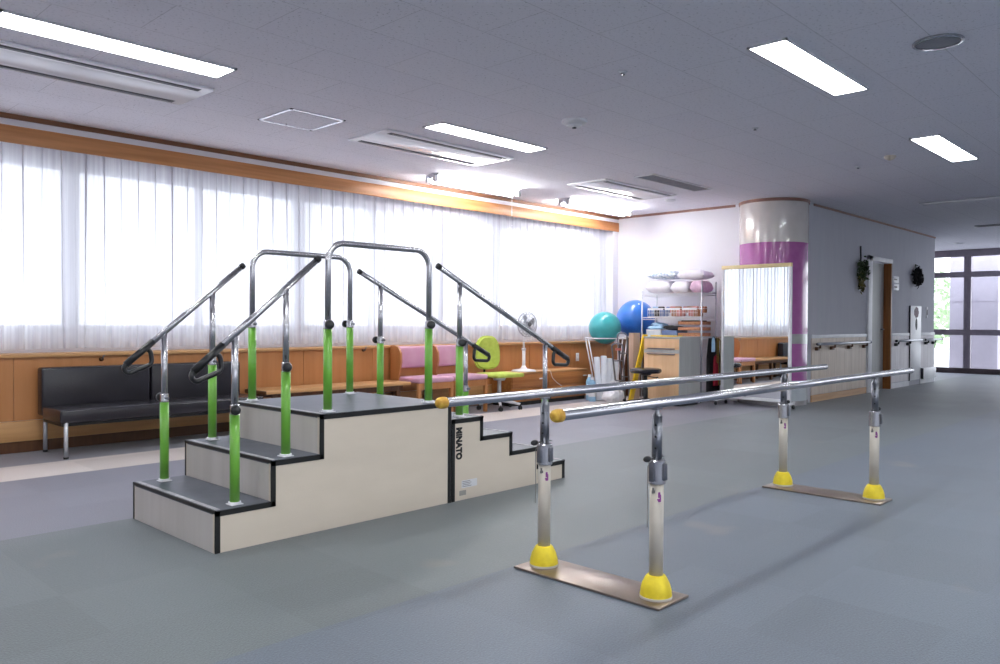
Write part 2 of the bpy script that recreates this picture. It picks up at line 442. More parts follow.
struct('window_glass', g, M['glass'], w3)
g = G(); g.box(X0 - .2, X0, Y0, YW + .36, 0, H); struct('wall_rear', g, M['wall'])
# oak wainscot under the windows
g = G(); x = X0
while x < XB - .01:
    x2 = min(x + .90, XB - .002)
    g.box(x + .002, x2 - .002, YW - .004, YW + .012, .262, .775); x = x2
o = struct('wainscot_left', g, M['wood'])
g = G(); g.box(X0, XB, YW - .008, YW + .012, .092, .258, bev=.003); struct('trim_1', g, M['woodlight'])
g = G(); g.box(X0, XB, YW + .002, YW + .012, 0, .09); struct('baseboard_left', g, M['wooddark'])
g = G(); g.box(X0, 10.16, YW - .03, YW + .25, .776, .806, bev=.006); struct('window_sill', g, M['woodlight'])
g = G(); g.box(X0, XB, YW - .016, YW + .008, 2.515, 2.655, bev=.003); struct('trim_2', g, M['woodh'])     # curtain box board
g = G(); g.box(X0, XB - .001, YW - .014, YW, H - .042, H - .001); struct('trim_3', g, M['trimbrown'])
g = G(); g.box(XB - .014, XB, 5.3, YW - .015, H - .035, H - .001); struct('trim_4', g, M['trimpink'])
g = G(); g.box(10.9, 16.6, YC - .014, YC, H - .03, H - .001); struct('trim_5', g, M['trimpink'])
# windows behind the curtains
g = G()
g.box(X0, 10.1, YW + .28, YW + .33, .98, 1.04); g.box(X0, 10.1, YW + .28, YW + .33, 2.40, 2.46)
MX = [-3.47, -1.5, .45, 2.42, 3.6, 4.72, 5.72, 6.75, 7.8, 8.9, 10.06]
for i, x in enumerate(MX):
    w = .07 if i in (3, 5, 7, 8) else .035
    g.box(x - w, x + w, YW + .28, YW + .33, 1.04, 2.40)
w1 = struct('window_1', g, M['alu'])
g = G(); g.box(X0, 10.1, YW + .30, YW + .306, 1.04, 2.40); struct('window_glass', g, M['glass'], w1)

# rounded column at the corner
cc = (10.455, 4.815); cr = .452
col_root = bpy.data.objects.new('column', None); COL.objects.link(col_root); col_root['kind'] = 'structure'; col_root.location = (cc[0], cc[1], 0)
def ring(name, z0, z1, mat, r=cr):
    g = G(); g.lathe([(r, z0), (r, z1)], n=64); o = struct(name, g, mat, col_root); return o
ring('column_foot', 0, .33, M['colpale'])
ring('magenta_lower_band', .33, .82, M['magenta'])
ring('grey_band', .82, .95, M['colgrey'])
ring('magenta_upper_band', .95, 2.17, M['magenta'])
ring('cream_top', 2.17, H - .001, M['cream'])
ring('ceiling_ring', H - .04, H - .001, M['trimpink'], cr + .012)
ring('base_ring', 0, .06, M['colgrey'], cr + .006)

# corridor wall: wainscot, rails, base
g = G()
def panels(x0, x1, step):
    x = x0
    while x < x1 - .02:
        x2 = min(x + step, x1); g.box(x + .003, x2 - .003, YC - .012, YC, .10, .885); x = x2
panels(10.86, 12.98, .30); struct('wainscot_corridor', g, M['woodpale'])
g = G(); panels(14.16, 15.09, .22); panels(15.74, 16.6, .22); struct('wainscot_passage', g, M['woodwhite'])
g = G()
for a, b in ((10.86, 12.98), (14.16, 15.09), (15.74, 16.6)): g.box(a, b, YC - .02, YC, .885, .935, bev=.004)
struct('trim_6', g, M['offwhite'])
g = G(); g.box(10.86, 12.98, YC - .016, YC, 0, .095); struct('baseboard_corridor', g, M['woodlight'])
g = G(); g.box(14.16, 15.09, YC - .016, YC, 0, .085); g.box(15.74, 16.6, YC - .016, YC, 0, .085); struct('baseboard_passage', g, M['offwhite'])

# doorway
d1 = bpy.data.objects.new('door_1', None); COL.objects.link(d1); d1['kind'] = 'structure'; d1.location = (DX0, YC, 0)
def dpart(n, g, m): return part(n, g, m, d1, world=True)
g = G(); g.box(DX0 - .17, DX0, YC - .03, YC + .05, 0, 2.17, bev=.004); g.box(DX0 - .17, DX1 + .03, YC - .03, YC + .05, 2.10, 2.17, bev=.004); dpart('door_frame', g, M['offwhite'])
g = G(); g.box(DX0 - .05, DX1 - .02, YC + .10, YC + .14, 0, 2.1); dpart('door_leaf', g, M['cabgrey'])
g = G(); g.box(DX1 - .02, DX1 + .03, YC - .02, YC + .148, 0, 2.10, bev=.004); dpart('door_edge', g, M['wooddoor'])
g = G(); g.cyl((13.96, YC + .1, 1.0), (13.96, YC + .05, 1.0), .012); g.cyl((13.96, YC + .05, 1.0), (13.84, YC + .05, 1.0), .01); dpart('door_handle', g, M['steel'])

# glazed end of the corridor
w2 = bpy.data.objects.new('window_2', None); COL.objects.link(w2); w2['kind'] = 'structure'; w2.location = (X1, 4.66, 0)
g = G()
g.box(X1, X1 + .12, Y0, 8.3, 2.60, H); g.box(X1 - .01, X1 + .10, Y0, 8.3, 2.14, 2.26); g.box(X1 - .02, X1 + .10, Y0, 8.3, .85, .975)
ys = [4.66 + 1.75 * k for k in range(-5, 3)]
for y in ys:
    g.box(X1 + .01, X1 + .09, y + .012, y + .07, .1, 2.62); g.box(X1 + .01, X1 + .09, y - .07, y - .012, .1, 2.62); g.box(X1 + .03, X1 + .06, y - .02, y + .02, .1, 2.62)
part('window_frame', g, M['frame'], w2, world=True)
g = G(); g.box(X1 - .02, X1 + .12, Y0, 8.3, 0, .115); part('bottom_rail', g, M['framedark'], w2, world=True)
g = G(); g.box(X1 + .045, X1 + .051, Y0, 8.3, .1, 2.62); part('window_glass', g, M['glass'], w2, world=True)

# outside
g = G(); g.box(-14, 45, 7.66, 45, -.3, -.12); g.box(20.0, 45, -25, 7.66, -.3, -.12); g.box(-14, 20.0, -25, Y0 - .22, -.3, -.12); struct('terrace_ground', g, M['paving'])
g = G()
g.box(21.5, 22.3, 4.40, 5.42, -.12, 2.84, bev=.01); g.box(21.49, 22.31, 4.39, 5.43, 1.64, 1.65)
struct('terrace_pillar', g, M['concrete'])
def bush(name, x, y, r, h, seed, label):
    t = thing(name, label, 'tree', (x, y, -.12), group='trees beyond the corridor glazing')
    rnd = random.Random(seed); bm = bmesh.new()
    for i in range(900):
        a = rnd.random() * 2 * PI; b = math.acos(2 * rnd.random() - 1); q = r * (.55 + .45 * rnd.random() ** .5)
        c = Vector((q * math.sin(b) * math.cos(a), q * math.sin(b) * math.sin(a), h + q * math.cos(b) * .9))
        u = Vector((rnd.uniform(-1, 1), rnd.uniform(-1, 1), rnd.uniform(-1, 1))).normalized(); v = u.orthogonal().normalized(); s_ = .16
        w = u.cross(v) * .012
        top = [bm.verts.new(c + u * s_), bm.verts.new(c + v * s_ * .5), bm.verts.new(c - u * s_), bm.verts.new(c - v * s_ * .5)]
        bm.faces.new(top)
    part('foliage', bm, M['shrub'], t)
    g = G(); g.cyl((0, 0, 0), (0, 0, h), .09, r2=.06); part('trunk', g, M['trunk'], t)
bush('garden_tree', 27.5, 7.9, 1.5, 1.7, 3, 'pale leafy tree outside beyond the grey pillar, seen through the corridor glazing')

# ------------------------------------------------------------------ curtains
def curtain(x0, x1, seed, label):
    rnd = random.Random(seed); prof = []
    x = x0; pitch = .148; k = 0
    while x < x1 - .05:
        p = min(pitch * rnd.uniform(.9, 1.12), x1 - x)
        prof.append((x, p, rnd.uniform(.7, 1.2), rnd.uniform(-.012, .012)))
        x += p
    zs = [2.555, 2.50, 2.44, 2.3, 2.05, 1.75, 1.45, 1.2, 1.0, .90, .84]
    bm = bmesh.new(); cols = []
    NS = 18
    for (xx, p, am, dr) in prof:
        for q in range(NS):
            s_ = q / NS
            cl = []
            for zi, z in enumerate(zs):
                t = (2.555 - z) / 1.715
                # near the top a narrow pinched pleat, lower down a soft wave
                u = (s_ - .5)
                pin = math.exp(-(u / (.10 + .14 * t)) ** 2)
                amp = (.036 - .008 * t) * am
                yy = YW + .118 - amp * pin + .012 * t * math.sin(2 * PI * s_ * 2 + seed + xx * 9)
                fold = -(.13 + .22 * math.exp(-(t / .55) ** 2)) * am * math.sin(2 * PI * u) * pin * p
                cl.append((xx + s_ * p + fold + dr * t * 1.6 * math.sin(PI * s_), yy, z))
            cols.append(cl)
    cols.append([(x1 + .01, YW + .118, z) for z in zs])
    V = [[bm.verts.new(c) for c in cl] for cl in cols]
    for a, b in zip(V, V[1:]):
        for i in range(len(zs) - 1): bm.faces.new((a[i], b[i], b[i + 1], a[i + 1]))
    o = link('curtain', bm, M['curtain'], 80)
    tag(o, label, 'curtain', 'sheer curtains along the window wall')
    return o
curtain(-3.45, 2.40, 1, 'sheer white pleated curtain running out of the frame beside the dark bench')
curtain(2.40, 4.66, 2, 'sheer white pleated curtain hanging above the dark vinyl bench')
curtain(4.665, 7.74, 3, 'sheer white pleated curtain hanging behind the platform rails, above the pink chairs')
curtain(7.745, 10.13, 4, 'sheer white pleated curtain behind the white fan, ending at the back wall corner')

# ------------------------------------------------------------------ ceiling fittings
def recessed_light(name, x0, x1, y0, y1, mat, label):
    cx, cy = (x0 + x1) / 2, (y0 + y1) / 2
    t = thing(name, label, 'ceiling light', (cx, cy, H), group='recessed ceiling lights')
    a, b = (x1 - x0) / 2, (y1 - y0) / 2
    g = G(); w = .014
    g.box(-a, a, -b, -b + w, -.012, 0); g.box(-a, a, b - w, b, -.012, 0); g.box(-a, -a + w, -b, b, -.012, 0); g.box(a - w, a, -b, b, -.012, 0)
    part('light_frame', g, M['offwhite'], t)
    g = G(); g.box(-a + w, a - w, -b + w, b - w, -.008, -.001); part('light_diffuser', g, mat, t)
    return t
recessed_light('ceiling_light', 1.21, 2.57, 4.87, 5.14, M['lampwarm'], 'long lit recessed ceiling light cut by the frame, beside an air conditioner panel')
recessed_light('ceiling_light', 4.41, 5.76, 4.90, 5.15, M['lampwarm'], 'lit recessed ceiling light beside the middle air conditioner panel')
recessed_light('ceiling_light', 4.47, 5.82, 1.99, 2.24, M['lampwarm'], 'large lit recessed ceiling light beside the round ceiling speaker')
recessed_light('ceiling_light', 7.64, 8.99, 2.02, 2.27, M['lampcool'], 'small-looking bluish lit recessed ceiling light above the corridor side')
recessed_light('ceiling_light', 1.21, 2.57, 1.99, 2.24, M['lampwarm'], 'recessed ceiling light overhead, above the parallel bars, out of view')
for (x, y) in ((-1.3, 5.0), (-1.3, 2.12), (1.9, -.8), (5.1, -.8), (-1.3, -.8), (1.9, -3.3), (5.1, -3.3), (8.3, -.8)):
    recessed_light('ceiling_light', x - .68, x + .68, y - .125, y + .125, M['lampwarm'], 'recessed ceiling light in the unseen part of the room')

def batten(x0, x1, y, label, cord):
    t = thing('batten_light', label, 'ceiling light', (x0, y, H), group='surface lights along the windows')
    L = x1 - x0
    g = G(); g.prism([(-.045, 0), (.045, 0), (.03, -.05), (-.03, -.05)], 'x', .03, L - .03); part('light_body', g, M['offwhite'], t)
    g = G(); g.prism([(-.12, -.002), (.12, -.002), (.05, -.05), (-.05, -.05)], 'x', .05, L - .05); part('reflector', g, M['white'], t)
    for s_ in (-1, 1):
        tu = part('fluorescent_tube', G().cyl((.07, s_ * .06, -.075), (L - .07, s_ * .06, -.075), .016), M['tube'], t)
        for e in (.02, L - .07):
            g = G(); g.box(e, e + .05, s_ * .06 - .018, s_ * .06 + .018, -.095, -.02); part('tube_holder', g, M['offwhite'], tu)
    if cord:
        g = G(); g.tube([(L * .93, .0, -.05), (L * .93, 0, -.45)], .0025, 6); g.sphere((L * .93, 0, -.46), .009, 8); part('pull_cord', g, M['white'], t)
batten(5.85, 7.32, 6.72, 'glaring surface fluorescent light by the windows, with a thin pull cord', True)
batten(8.20, 9.75, 6.72, 'glaring surface fluorescent light by the windows near the back corner', False)

def aircon(x0, x1, y0, y1, label, hatch=False):
    t = thing('ceiling_air_conditioner', label, 'air conditioner', ((x0 + x1) / 2, (y0 + y1) / 2, H), group='ceiling air conditioner panels')
    a, b = (x1 - x0) / 2, (y1 - y0) / 2
    g = G(); g.box(-a, a, -b, b, -.018, 0, bev=.004); pn = part('panel', g, M['acpanel'], t)
    for s_ in (-1, 1):
        g = G(); y = s_ * (b - .065)
        g.box(-a + .08, a - .08, y - .03, y + .03, -.020, -.010); sl = part('air_slot', g, M['slot'], t)
        g = G(); g.box(-a + .12, a - .12, y - .004, y + .004, -.024, -.015); part('louvre', g, M['grille'], sl)
    g = G(); g.box(-a + .02, a - .02, -b + .14, b - .14, -.020, -.012, bev=.002); part('intake_panel', g, M['acpanel'], t)
aircon(1.2, 2.68, 5.41, 5.97, 'pale air conditioner panel with two dark slots in the ceiling above the bench end')
aircon(4.24, 5.86, 5.43, 5.99, 'pale air conditioner panel with two dark slots in the ceiling, before the lit surface lights')
aircon(7.42, 8.97, 5.44, 6.0, 'pale air conditioner panel with two dark slots nearest the back wall')

t = thing('ceiling_hatch', 'square white-edged access hatch in the ceiling between two air conditioner panels', 'hatch', (3.59, 5.72, H))
g = G()
for a in (-1, 1):
    g.box(a * .245 - .012, a * .245 + .012, -.257, .257, -.006, 0); g.box(-.257, .257, a * .245 - .012, a * .245 + .012, -.006, 0)
part('hatch_frame', g, M['polished'], t)
g = G(); g.box(-.23, .23, -.23, .23, -.004, 0); part('hatch_panel', g, M['ceiling'], t)
g = G(); g.cyl((-.02, .2, -.004), (-.02, .2, -.008), .008); part('latch', g, M['slot'], t)

t = thing('air_grille', 'grey slatted air grille in the ceiling near the back wall', 'vent', (8.2, 5.0, H))
g = G(); w = .02
g.box(-.66, .66, -.13, -.11, -.012, 0); g.box(-.66, .66, .11, .13, -.012, 0); g.box(-.66, -.64, -.13, .13, -.012, 0); g.box(.64, .66, -.13, .13, -.012, 0)
part('grille_frame', g, M['offwhite'], t)
g = G(); g.box(-.64, .64, -.11, .11, -.004, 0)
for k in range(9): y = -.10 + k * .025; g.box(-.64, .64, y - .004, y + .004, -.011, -.003)
part('slats', g, M['grille'], t)

t = thing('smoke_detector', 'white round smoke detector on the ceiling beyond the middle ceiling light', 'smoke detector', (5.13, 4.08, H))
g = G(); g.lathe([(.105, 0), (.105, -.018), (.085, -.03), (.065, -.033), (.06, -.048), (.03, -.056), (0, -.056)]); part('body', g, M['white'], t)
g = G(); g.lathe([(.018, -.056), (.018, -.064), (0, -.066)], n=12); part('sensor', g, M['slot'], t)
t = thing('ceiling_speaker', 'round grey ceiling speaker with a bright metal rim above the parallel bars', 'speaker', (5.14, 1.375, H))
g = G(); g.lathe([(.135, 0), (.135, -.010), (.12, -.014), (.118, -.006), (.118, 0)], n=40); part('speaker_rim', g, M['chrome'], t)
g = G(); g.lathe([(.118, -.004), (.07, -.010), (0, -.012)], n=40); part('speaker_grille', g, M['grille'], t)
def head(x, y, label):
    t = thing('sprinkler_head', label, 'sprinkler', (x, y, H), group='sprinkler heads')
    g = G(); g.lathe([(.03, 0), (.028, -.006), (.012, -.008)], n=16); part('rose', g, M['offwhite'], t)
    g = G(); g.cyl((0, 0, -.006), (0, 0, -.016), .007, 8); g.cyl((0, 0, -.016), (0, 0, -.019), .014, 12); part('nozzle', g, M['steel'], t)
head(4.354, 3.056, 'small sprinkler head in the ceiling between the smoke detector and the large lit light')
head(6.361, 3.104, 'small sprinkler head in the ceiling beyond the large lit light')
head(8.673, 3.073, 'small sprinkler head in the ceiling near the rounded column')
t = thing('heat_detector', 'small beige dome detector on the ceiling beside the bluish ceiling light', 'detector', (8.316, 2.642, H))
g = G(); g.lathe([(.055, 0), (.055, -.012), (.04, -.03), (.015, -.042), (0, -.043)], n=20); part('dome', g, M['laminate'], t)
t = thing('ceiling_detector', 'flat pale round detector on the ceiling near the back wall trim', 'detector', (9.30, 5.74, H))
g = G(); g.lathe([(.07, 0), (.07, -.015), (.05, -.025), (0, -.027)], n=20); part('body', g, M['offwhite'], t)
t = thing('unlit_ceiling_light', 'unlit recessed strip light in the dark corridor ceiling', 'ceiling light', (11.9, 2.55, H))
g = G(); g.box(-.11, .11, -.82, .82, -.014, 0, bev=.003); part('light_frame', g, M['silverpaint'], t)
g = G(); g.box(-.08, .08, -.76, .76, -.018, -.010); part('light_diffuser', g, M['offwhite'], t)
t = thing('corridor_air_vent', 'dark slot vent in the corridor ceiling near the glazed end', 'vent', (15.2, 3.1, H))
g = G(); g.box(-.10, .10, -.35, .35, -.012, 0, bev=.003); part('vent_frame', g, M['grille'], t)
g = G(); g.box(-.06, .06, -.31, .31, -.015, -.010); part('vent_slot', g, M['slot'], t)
t = thing('corridor_downlight', 'small round white downlight in the bright ceiling by the corridor glazing', 'ceiling light', (18.1, 4.4, H))
g = G(); g.lathe([(.10, 0), (.10, -.01), (.08, -.014), (.075, -.004), (0, -.004)], n=24); part('rim', g, M['white'], t)

# ------------------------------------------------------------------ training stairs
YN, YF = 3.497, 4.44
PN, PF = 3.565, 4.36
def edge_strip(g, path, w, y0, y1):
    """black edging along an axis-aligned profile (x,z), laid inside the profile"""
    for (a, b) in zip(path, path[1:]):
        (xa, za), (xb, zb) = a[:2], b[:2]
        sx, sz = a[2], a[3]          # inside direction
        x0, x1 = min(xa, xb), max(xa, xb); z0, z1 = min(za, zb), max(za, zb)
        if xa == xb: g.box(x0, x0 + sx * w, y0, y1, z0 - (w if a[4] else 0), z1)
        else: g.box(x0, x1 + (w if a[4] == 2 else 0), y0, y1, z0 - w, z0)
def stair_unit(name, label, profile, edges, steps, risers, w=.026):
    xs = [p[0] for p in profile]
    t = thing(name, label, 'stairs', ((min(xs) + max(xs)) / 2, (YN + YF) / 2, 0))
    for y0, y1 in ((YN, YN + .02), (YF - .02, YF)):
        g = G(); g.prism(profile, 'y', y0, y1); sp = part('side_panel', g, M['laminate'], t, world=True)
        g = G(); yy = (YN - .003, YN + .003) if y0 == YN else (YF - .003, YF + .003)
        for (x0, x1, z0, z1) in edges: g.box(x0, x1, yy[0], yy[1], z0, z1)
        part('edge_trim', g, M['black'], sp, 'black edging strip', world=True)
    for (x0, x1, z, front) in steps:
        g = G(); g.box(x0 + .001, x1 - .001, YN + .001, YF - .001, z - .018, z + .002); tr = part('tread', g, M['tread'], t, world=True)
        g = G()
        fx = x0 if front == 'L' else x1
        d = 1 if front == 'L' else -1
        g.box(fx + d * .008, fx + d * .032, YN + .012, YF - .012, z + .0015, z + .005); part('nosing_strip', g, M['nosing'], tr, 'pale scuffed nosing strip', world=True)
        g = G(); g.box(fx - d * .003, fx + d * .006, YN - .002, YF + .002, z - .012, z + .0035); part('nosing_edge', g, M['black'], tr, world=True)
    for (x, z0, z1, d) in risers:
        g = G(); g.box(x, x + d * .016, YN + .02, YF - .02, z0, z1); rz_ = part('riser', g, M['riser'], t, world=True)
        if z1 - z0 < .3:
            g = G(); g.box(x - d * .002, x + d * .004, YF - .014, YF + .002, z0, z1 + .006); part('corner_edging', g, M['black'], rz_, 'black corner edging', world=True)
    return t
xa, xb, xc, xd = 1.735, 2.025, 2.305, 3.229
P1 = [(xa, 0), (xa, .198), (xb, .198), (xb, .398), (xc, .398), (xc, .604), (xd, .604), (xd, 0)]
w = .026
E1 = [(xa, xa + w, 0, .198), (xa, xb + w, .198 - w, .198), (xb, xb + w, .198 - w, .398), (xb, xc + w, .398 - w, .398), (xc, xc + w, .398 - w, .604), (xc, xd, .604 - w, .604), (xd - w, xd, 0, .604)]
S1 = [(xa, xb, .198, 'L'), (xb, xc, .398, 'L'), (xc, xd, .604, 'L')]
R1 = [(xa, 0, .18, 1), (xb, .2, .38, 1), (xc, .4, .586, 1), (xd, 0, .586, -1)]
st1 = stair_unit('exercise_stairs', 'beige three-step exercise stair unit with dark treads, black edging and a high platform', P1, E1, S1, R1)
xs_ = [3.234, 3.50, 3.769, 4.04, 4.31]; zz = [.498, .372, .247, .124]
P2 = [(xs_[0], 0), (xs_[0], zz[0])]
for k in range(4): P2 += [(xs_[k + 1], zz[k])] + ([(xs_[k + 1], zz[k + 1])] if k < 3 else [(xs_[4], 0)])
E2 = [(xs_[0], xs_[0] + w, 0, zz[0])]
for k in range(4):
    E2.append((xs_[k], xs_[k + 1], zz[k] - w, zz[k]))
    E2.append((xs_[k + 1] - w, xs_[k + 1], (zz[k + 1] - w) if k < 3 else 0, zz[k]))
    if k: E2.append((xs_[k] - w, xs_[k], zz[k] - w, zz[k]))
S2 = [(xs_[k], xs_[k + 1], zz[k], 'R') for k in range(4)]
R2 = [(xs_[k + 1], (zz[k + 1] if k < 3 else 0), zz[k] - .018, -1) for k in range(4)] + [(xs_[0], 0, zz[0] - .018, 1)]
st2 = stair_unit('exercise_stairs', 'beige exercise stair unit with four lower steps descending from the platform, behind the parallel bars', P2, E2, S2, R2)
# lettering and stickers on the lower unit
cu = bpy.data.curves.new('maker_lettering', 'FONT'); cu.body = 'MINATO'; cu.size = .062; cu.extrude = .0008; cu.space_character = 1.04
cu.offset = .0040
fo = bpy.data.objects.new('tmpfont', cu); COL.objects.link(fo)
bpy.context.view_layer.update()
me = bpy.data.meshes.new_from_object(fo.evaluated_get(bpy.context.evaluated_depsgraph_get()))
bpy.data.objects.remove(fo)
bx = [v.co.x for v in me.vertices]; bw = max(bx) - min(bx)
bm = bmesh.new(); bm.from_mesh(me); bpy.data.meshes.remove(me)
sc_ = .196 / bw
# text x -> -z, text y -> +x, on the plane y = YN
X = Matrix(((0, 1.0, 0, 3.274), (0, 0, -1, YN - .0012), (-sc_, 0, 0, .447), (0, 0, 0, 1)))
bm.transform(X); bmesh.ops.recalc_face_normals(bm, faces=bm.faces[:])
part('maker_lettering', bm, M['black'], st2, 'black upright lettering', world=True, ang=30)
g = G(); g.box(3.300, 3.355, YN - .0015, YN, .028, .058); part('rating_sticker', g, M['stickergrey'], st2, 'small grey sticker', world=True)
g = G(); g.box(3.318, 3.45, YN - .001, YN, .072, .118); pt = part('notice_sticker', g, M['offwhite'], st2, 'faded whitish sticker', world=True)
g = G()
for k in range(4): g.box(3.324, 3.40 - .01 * (k % 2), YN - .0016, YN - .0009, .079 + k * .010, .082 + k * .010)
part('sticker_print', g, M['greymark'], pt, world=True)

def post(t, x, y, zb, zt, ztop, side, name='post'):
    """green sleeve on a flange with a steel tube rising out of it; side: -1 knob towards the bars, +1 towards the windows"""
    g = G(); g.cyl((x, y, zb + .004), (x, y, zt), .0235, 20); sl = part('green_sleeve', g, M['green'], t, world=True)
    g = G(); g.box(x - .031, x + .031, y - .031, y + .031, zb + .002, zb + .007, bev=.002); g.cyl((x, y, zb), (x, y, zb + .016), .03, 20); part('flange', g, M['offwhite'], sl, 'white foot flange', world=True)
    if ztop:
        g = G(); g.cyl((x, y, zt - .02), (x, y, ztop), .0165, 16); part('steel_tube', g, M['chrome'], t, world=True)
    g = G(); g.lathe([(.0225, zt - .006), (.0245, zt), (.0225, zt + .012), (.0225, zt + .04), (.018, zt + .044)], (x, y, 0), 18)
    cl = part('clamp_collar', g, M['chrome'], t, world=True)
    z = zt + .021
    g = G(); ax = Vector((0, 1, 0)) if side > 0 else Vector((-.40, -.917, 0)); c_ = Vector((x, y, z)); g.cyl(c_ - ax * .046, c_ + ax * .045, .008, 10); part('clamp_bolt', g, M['steel'], cl, world=True)
    g = G(); g.lathe([(.012, 0), (.024, .004), (.026, .014), (.022, .026), (.010, .03), (0, .03)], n=14, M4=TR(*(c_ + ax * .036)) @ ax.to_track_quat('Z', 'Y').to_matrix().to_4x4()); part('clamp_knob', g, M['blackgloss'], cl, world=True)
def rail(t, y, a, b, s):
    """sloping steel handrail from the high end a to the low end b (x,z), with a black loop grip at the low end; s=-1 when it falls towards -x"""
    A = Vector((a[0], y, a[1])); B = Vector((b[0], y, b[1])); d = (B - A).normalized()
    tip = B
    J = B - d * .19
    g = G(); g.cyl(A, B - d * .10, .0165, 16); rl = part('handrail', g, M['chrome'], t, world=True)
    g = G(); g.cyl(A - d * .004, A + d * .018, .0185, 14); part('end_plug', g, M['black'], rl, 'black end plug', world=True)
    low = Vector((J.x - s * .01 * 0, y, B.z - .03))
    P = [J + d * .005, tip, Vector((tip.x - s * .022, y, tip.z - .038)), Vector((J.x - s * .010, y, J.z - .125 + .015))]
    pts = fillet(P, .028, 6, closed=True)
    g = G(); g.tube(pts, .0125, 10, closed=True); g.cyl(J - d * .02, B - d * .02, .0185, 12); part('loop_grip', g, M['blackgloss'], rl, 'black loop grip', world=True)
def uloop(t, y, side):
    xL, xR = 2.399, 3.107
    zt = 1.05
    g = G(); g.tube(fillet([(xL, y, zt - .02), (xL, y, 1.508), (xR, y, 1.508), (xR, y, zt - .02)], .10, 8), .0165, 16); part('looped_rail', g, M['chrome'], t, world=True)
    for x in (xL, xR): post(t, x, y, .604, zt, None, side)
for y, side in ((PN, -1), (PF, 1)):
    uloop(st1, y, side)
    post(st1, 1.870, y, .198, .640, 1.012, side); post(st1, 2.148, y, .398, .835, 1.25, side)
    rail(st1, y, (2.340, 1.417), (1.648, .838), -1)
    post(st2, 3.36, y, .498, .94, 1.333, side); post(st2, 4.175, y, .124, .56, .93, side)
    rail(st2, y, (3.178, 1.424), (4.44, .822), 1)

# ------------------------------------------------------------------ parallel bars
pb = thing('parallel_bars', 'steel parallel walking bars on four ivory posts with yellow feet, nearest the viewer', 'parallel bars', (3.9, 1.985, 0))
for (x0, x1) in ((2.56, 2.777), (4.985, 5.20)):
    g = G(); g.box(x0, x1, 1.615, 2.36, .001, .011, bev=.003); part('base_plate', g, M['plate'], pb, world=True)
for y in (1.697, 2.277):
    g = G(); g.cyl((2.06, y, .775), (5.82, y, .775), .0195, 20); br = part('bar', g, M['chrome'], pb, world=True)
    g = G(); g.lathe([(.0, -.03), (.014, -.026), (.021, -.017), (.0232, -.004), (.0232, .014), (.0205, .018)], n=20, M4=TR(2.055, y, .775) @ RY(PI / 2)); part('end_cap', g, M['yellowcap'], br, 'worn yellow rubber end cap', world=True)
    g = G(); g.lathe([(.0195, 0), (.0195, .006), (.014, .012), (0, .013)], n=20, M4=TR(5.82, y, .775) @ RY(PI / 2)); part('end_plug', g, M['steel'], br, world=True)
    for x, dr in ((2.667, -1), (5.118, 1)):
        g = G(); g.lathe([(.062, .011), (.063, .024), (.061, .030), (.061, .040), (.054, .066), (.042, .090), (.036, .098), (.027, .100)], (x, y, 0), 28); ft = part('rubber_foot', g, M['yellow'], pb, 'dented yellow rubber foot', world=True)
        g = G(); g.lathe([(.064, .011), (.064, .019), (.062, .021)], (x, y, 0), 28); part('foot_ring', g, M['ivory'], ft, world=True)
        g = G(); g.cyl((x, y, .10), (x, y, .47), .0275, 24); ot = part('outer_post', g, M['ivory'], pb, world=True)
        # small worn purple emblem on the side facing the camera
        a0 = math.atan2(-y, -x)
        g = G()
        for (da, z, dw, dh) in ((.10, .418, .004, .011), (.34, .408, .004, .012), (.05, .400, .007, .003), (.24, .424, .003, .005), (.2, .394, .008, .003)):
            aa = a0 + da + .2
            g.box(-.001, .001, -dw / 1.4, dw / 1.4, -dh, dh, M4=TR(x + .0277 * math.cos(aa), y + .0277 * math.sin(aa), z) @ RZ(aa))
        part('purple_emblem', g, M['purple'], ot, 'small purple emblem', world=True)
        g = G()
        for (da, z) in ((-.5, .44), (-.36, .43), (-.6, .428)):
            aa = a0 + da; g.box(-.001, .001, -.004, .004, -.006, .006, M4=TR(x + .0277 * math.cos(aa), y + .0277 * math.sin(aa), z) @ RZ(aa))
        part('grey_print', g, M['greymark'], ot, world=True)
        g = G(); g.lathe([(.0285, .458), (.0345, .46), (.0345, .548), (.030, .553), (.021, .553)], (x, y, 0), 24); cl = part('clamp_collar', g, M['chrome'], pb, world=True)
        g = G(); g.box(x - .012, x + .012, y - .042, y - .03, .475, .54, bev=.003); g.box(x + dr * .03, x + dr * .04, y - .012, y + .012, .47, .545, bev=.002); part('clamp_lug', g, M['steel'], cl, world=True)
        g = G(); g.cyl((x, y, .545), (x, y, .725), .0205, 20); g.lathe([(.0205, .724), (.011, .742), (.011, .757)], (x, y, 0), 18); it = part('inner_post', g, M['steel'], pb, world=True)
        g = G()
        for k in range(3): g.cyl((x - .0192, y - .006, .60 + k * .045), (x - .0212, y - .0065, .60 + k * .045), .0045, 10)
        part('height_hole', g, M['black'], it, world=True)
        g = G(); g.box(x - .022, x + .022, y - .013, y + .013, .75, .758, bev=.002); part('bar_saddle', g, M['steel'], it, world=True)
        g = G(); g.cyl((x + dr * .02, y, .561), (x + dr * .055, y, .561), .004, 8); g.cyl((x - dr * .02, y, .561), (x - dr * .05, y, .561), .003, 8); lv = part('height_pin', g, M['steel'], cl, world=True)
        g = G(); g.sphere((x + dr * .068, y, .562), .017, 14, (1.3, .8, .75)); part('pin_knob', g, M['blackgloss'], lv, 'black pin knob', world=True)
        g = G(); ch = [(x + dr * .038, y - .01, .56)]; 
        for k in range(8): ch.append((x + dr * (.046 + .0015 * math.sin(k)), y - dr * .012, .53 - k * .034))
        g.tube(ch, .0016, 6); part('pin_cord', g, M['greymark'], lv, world=True)

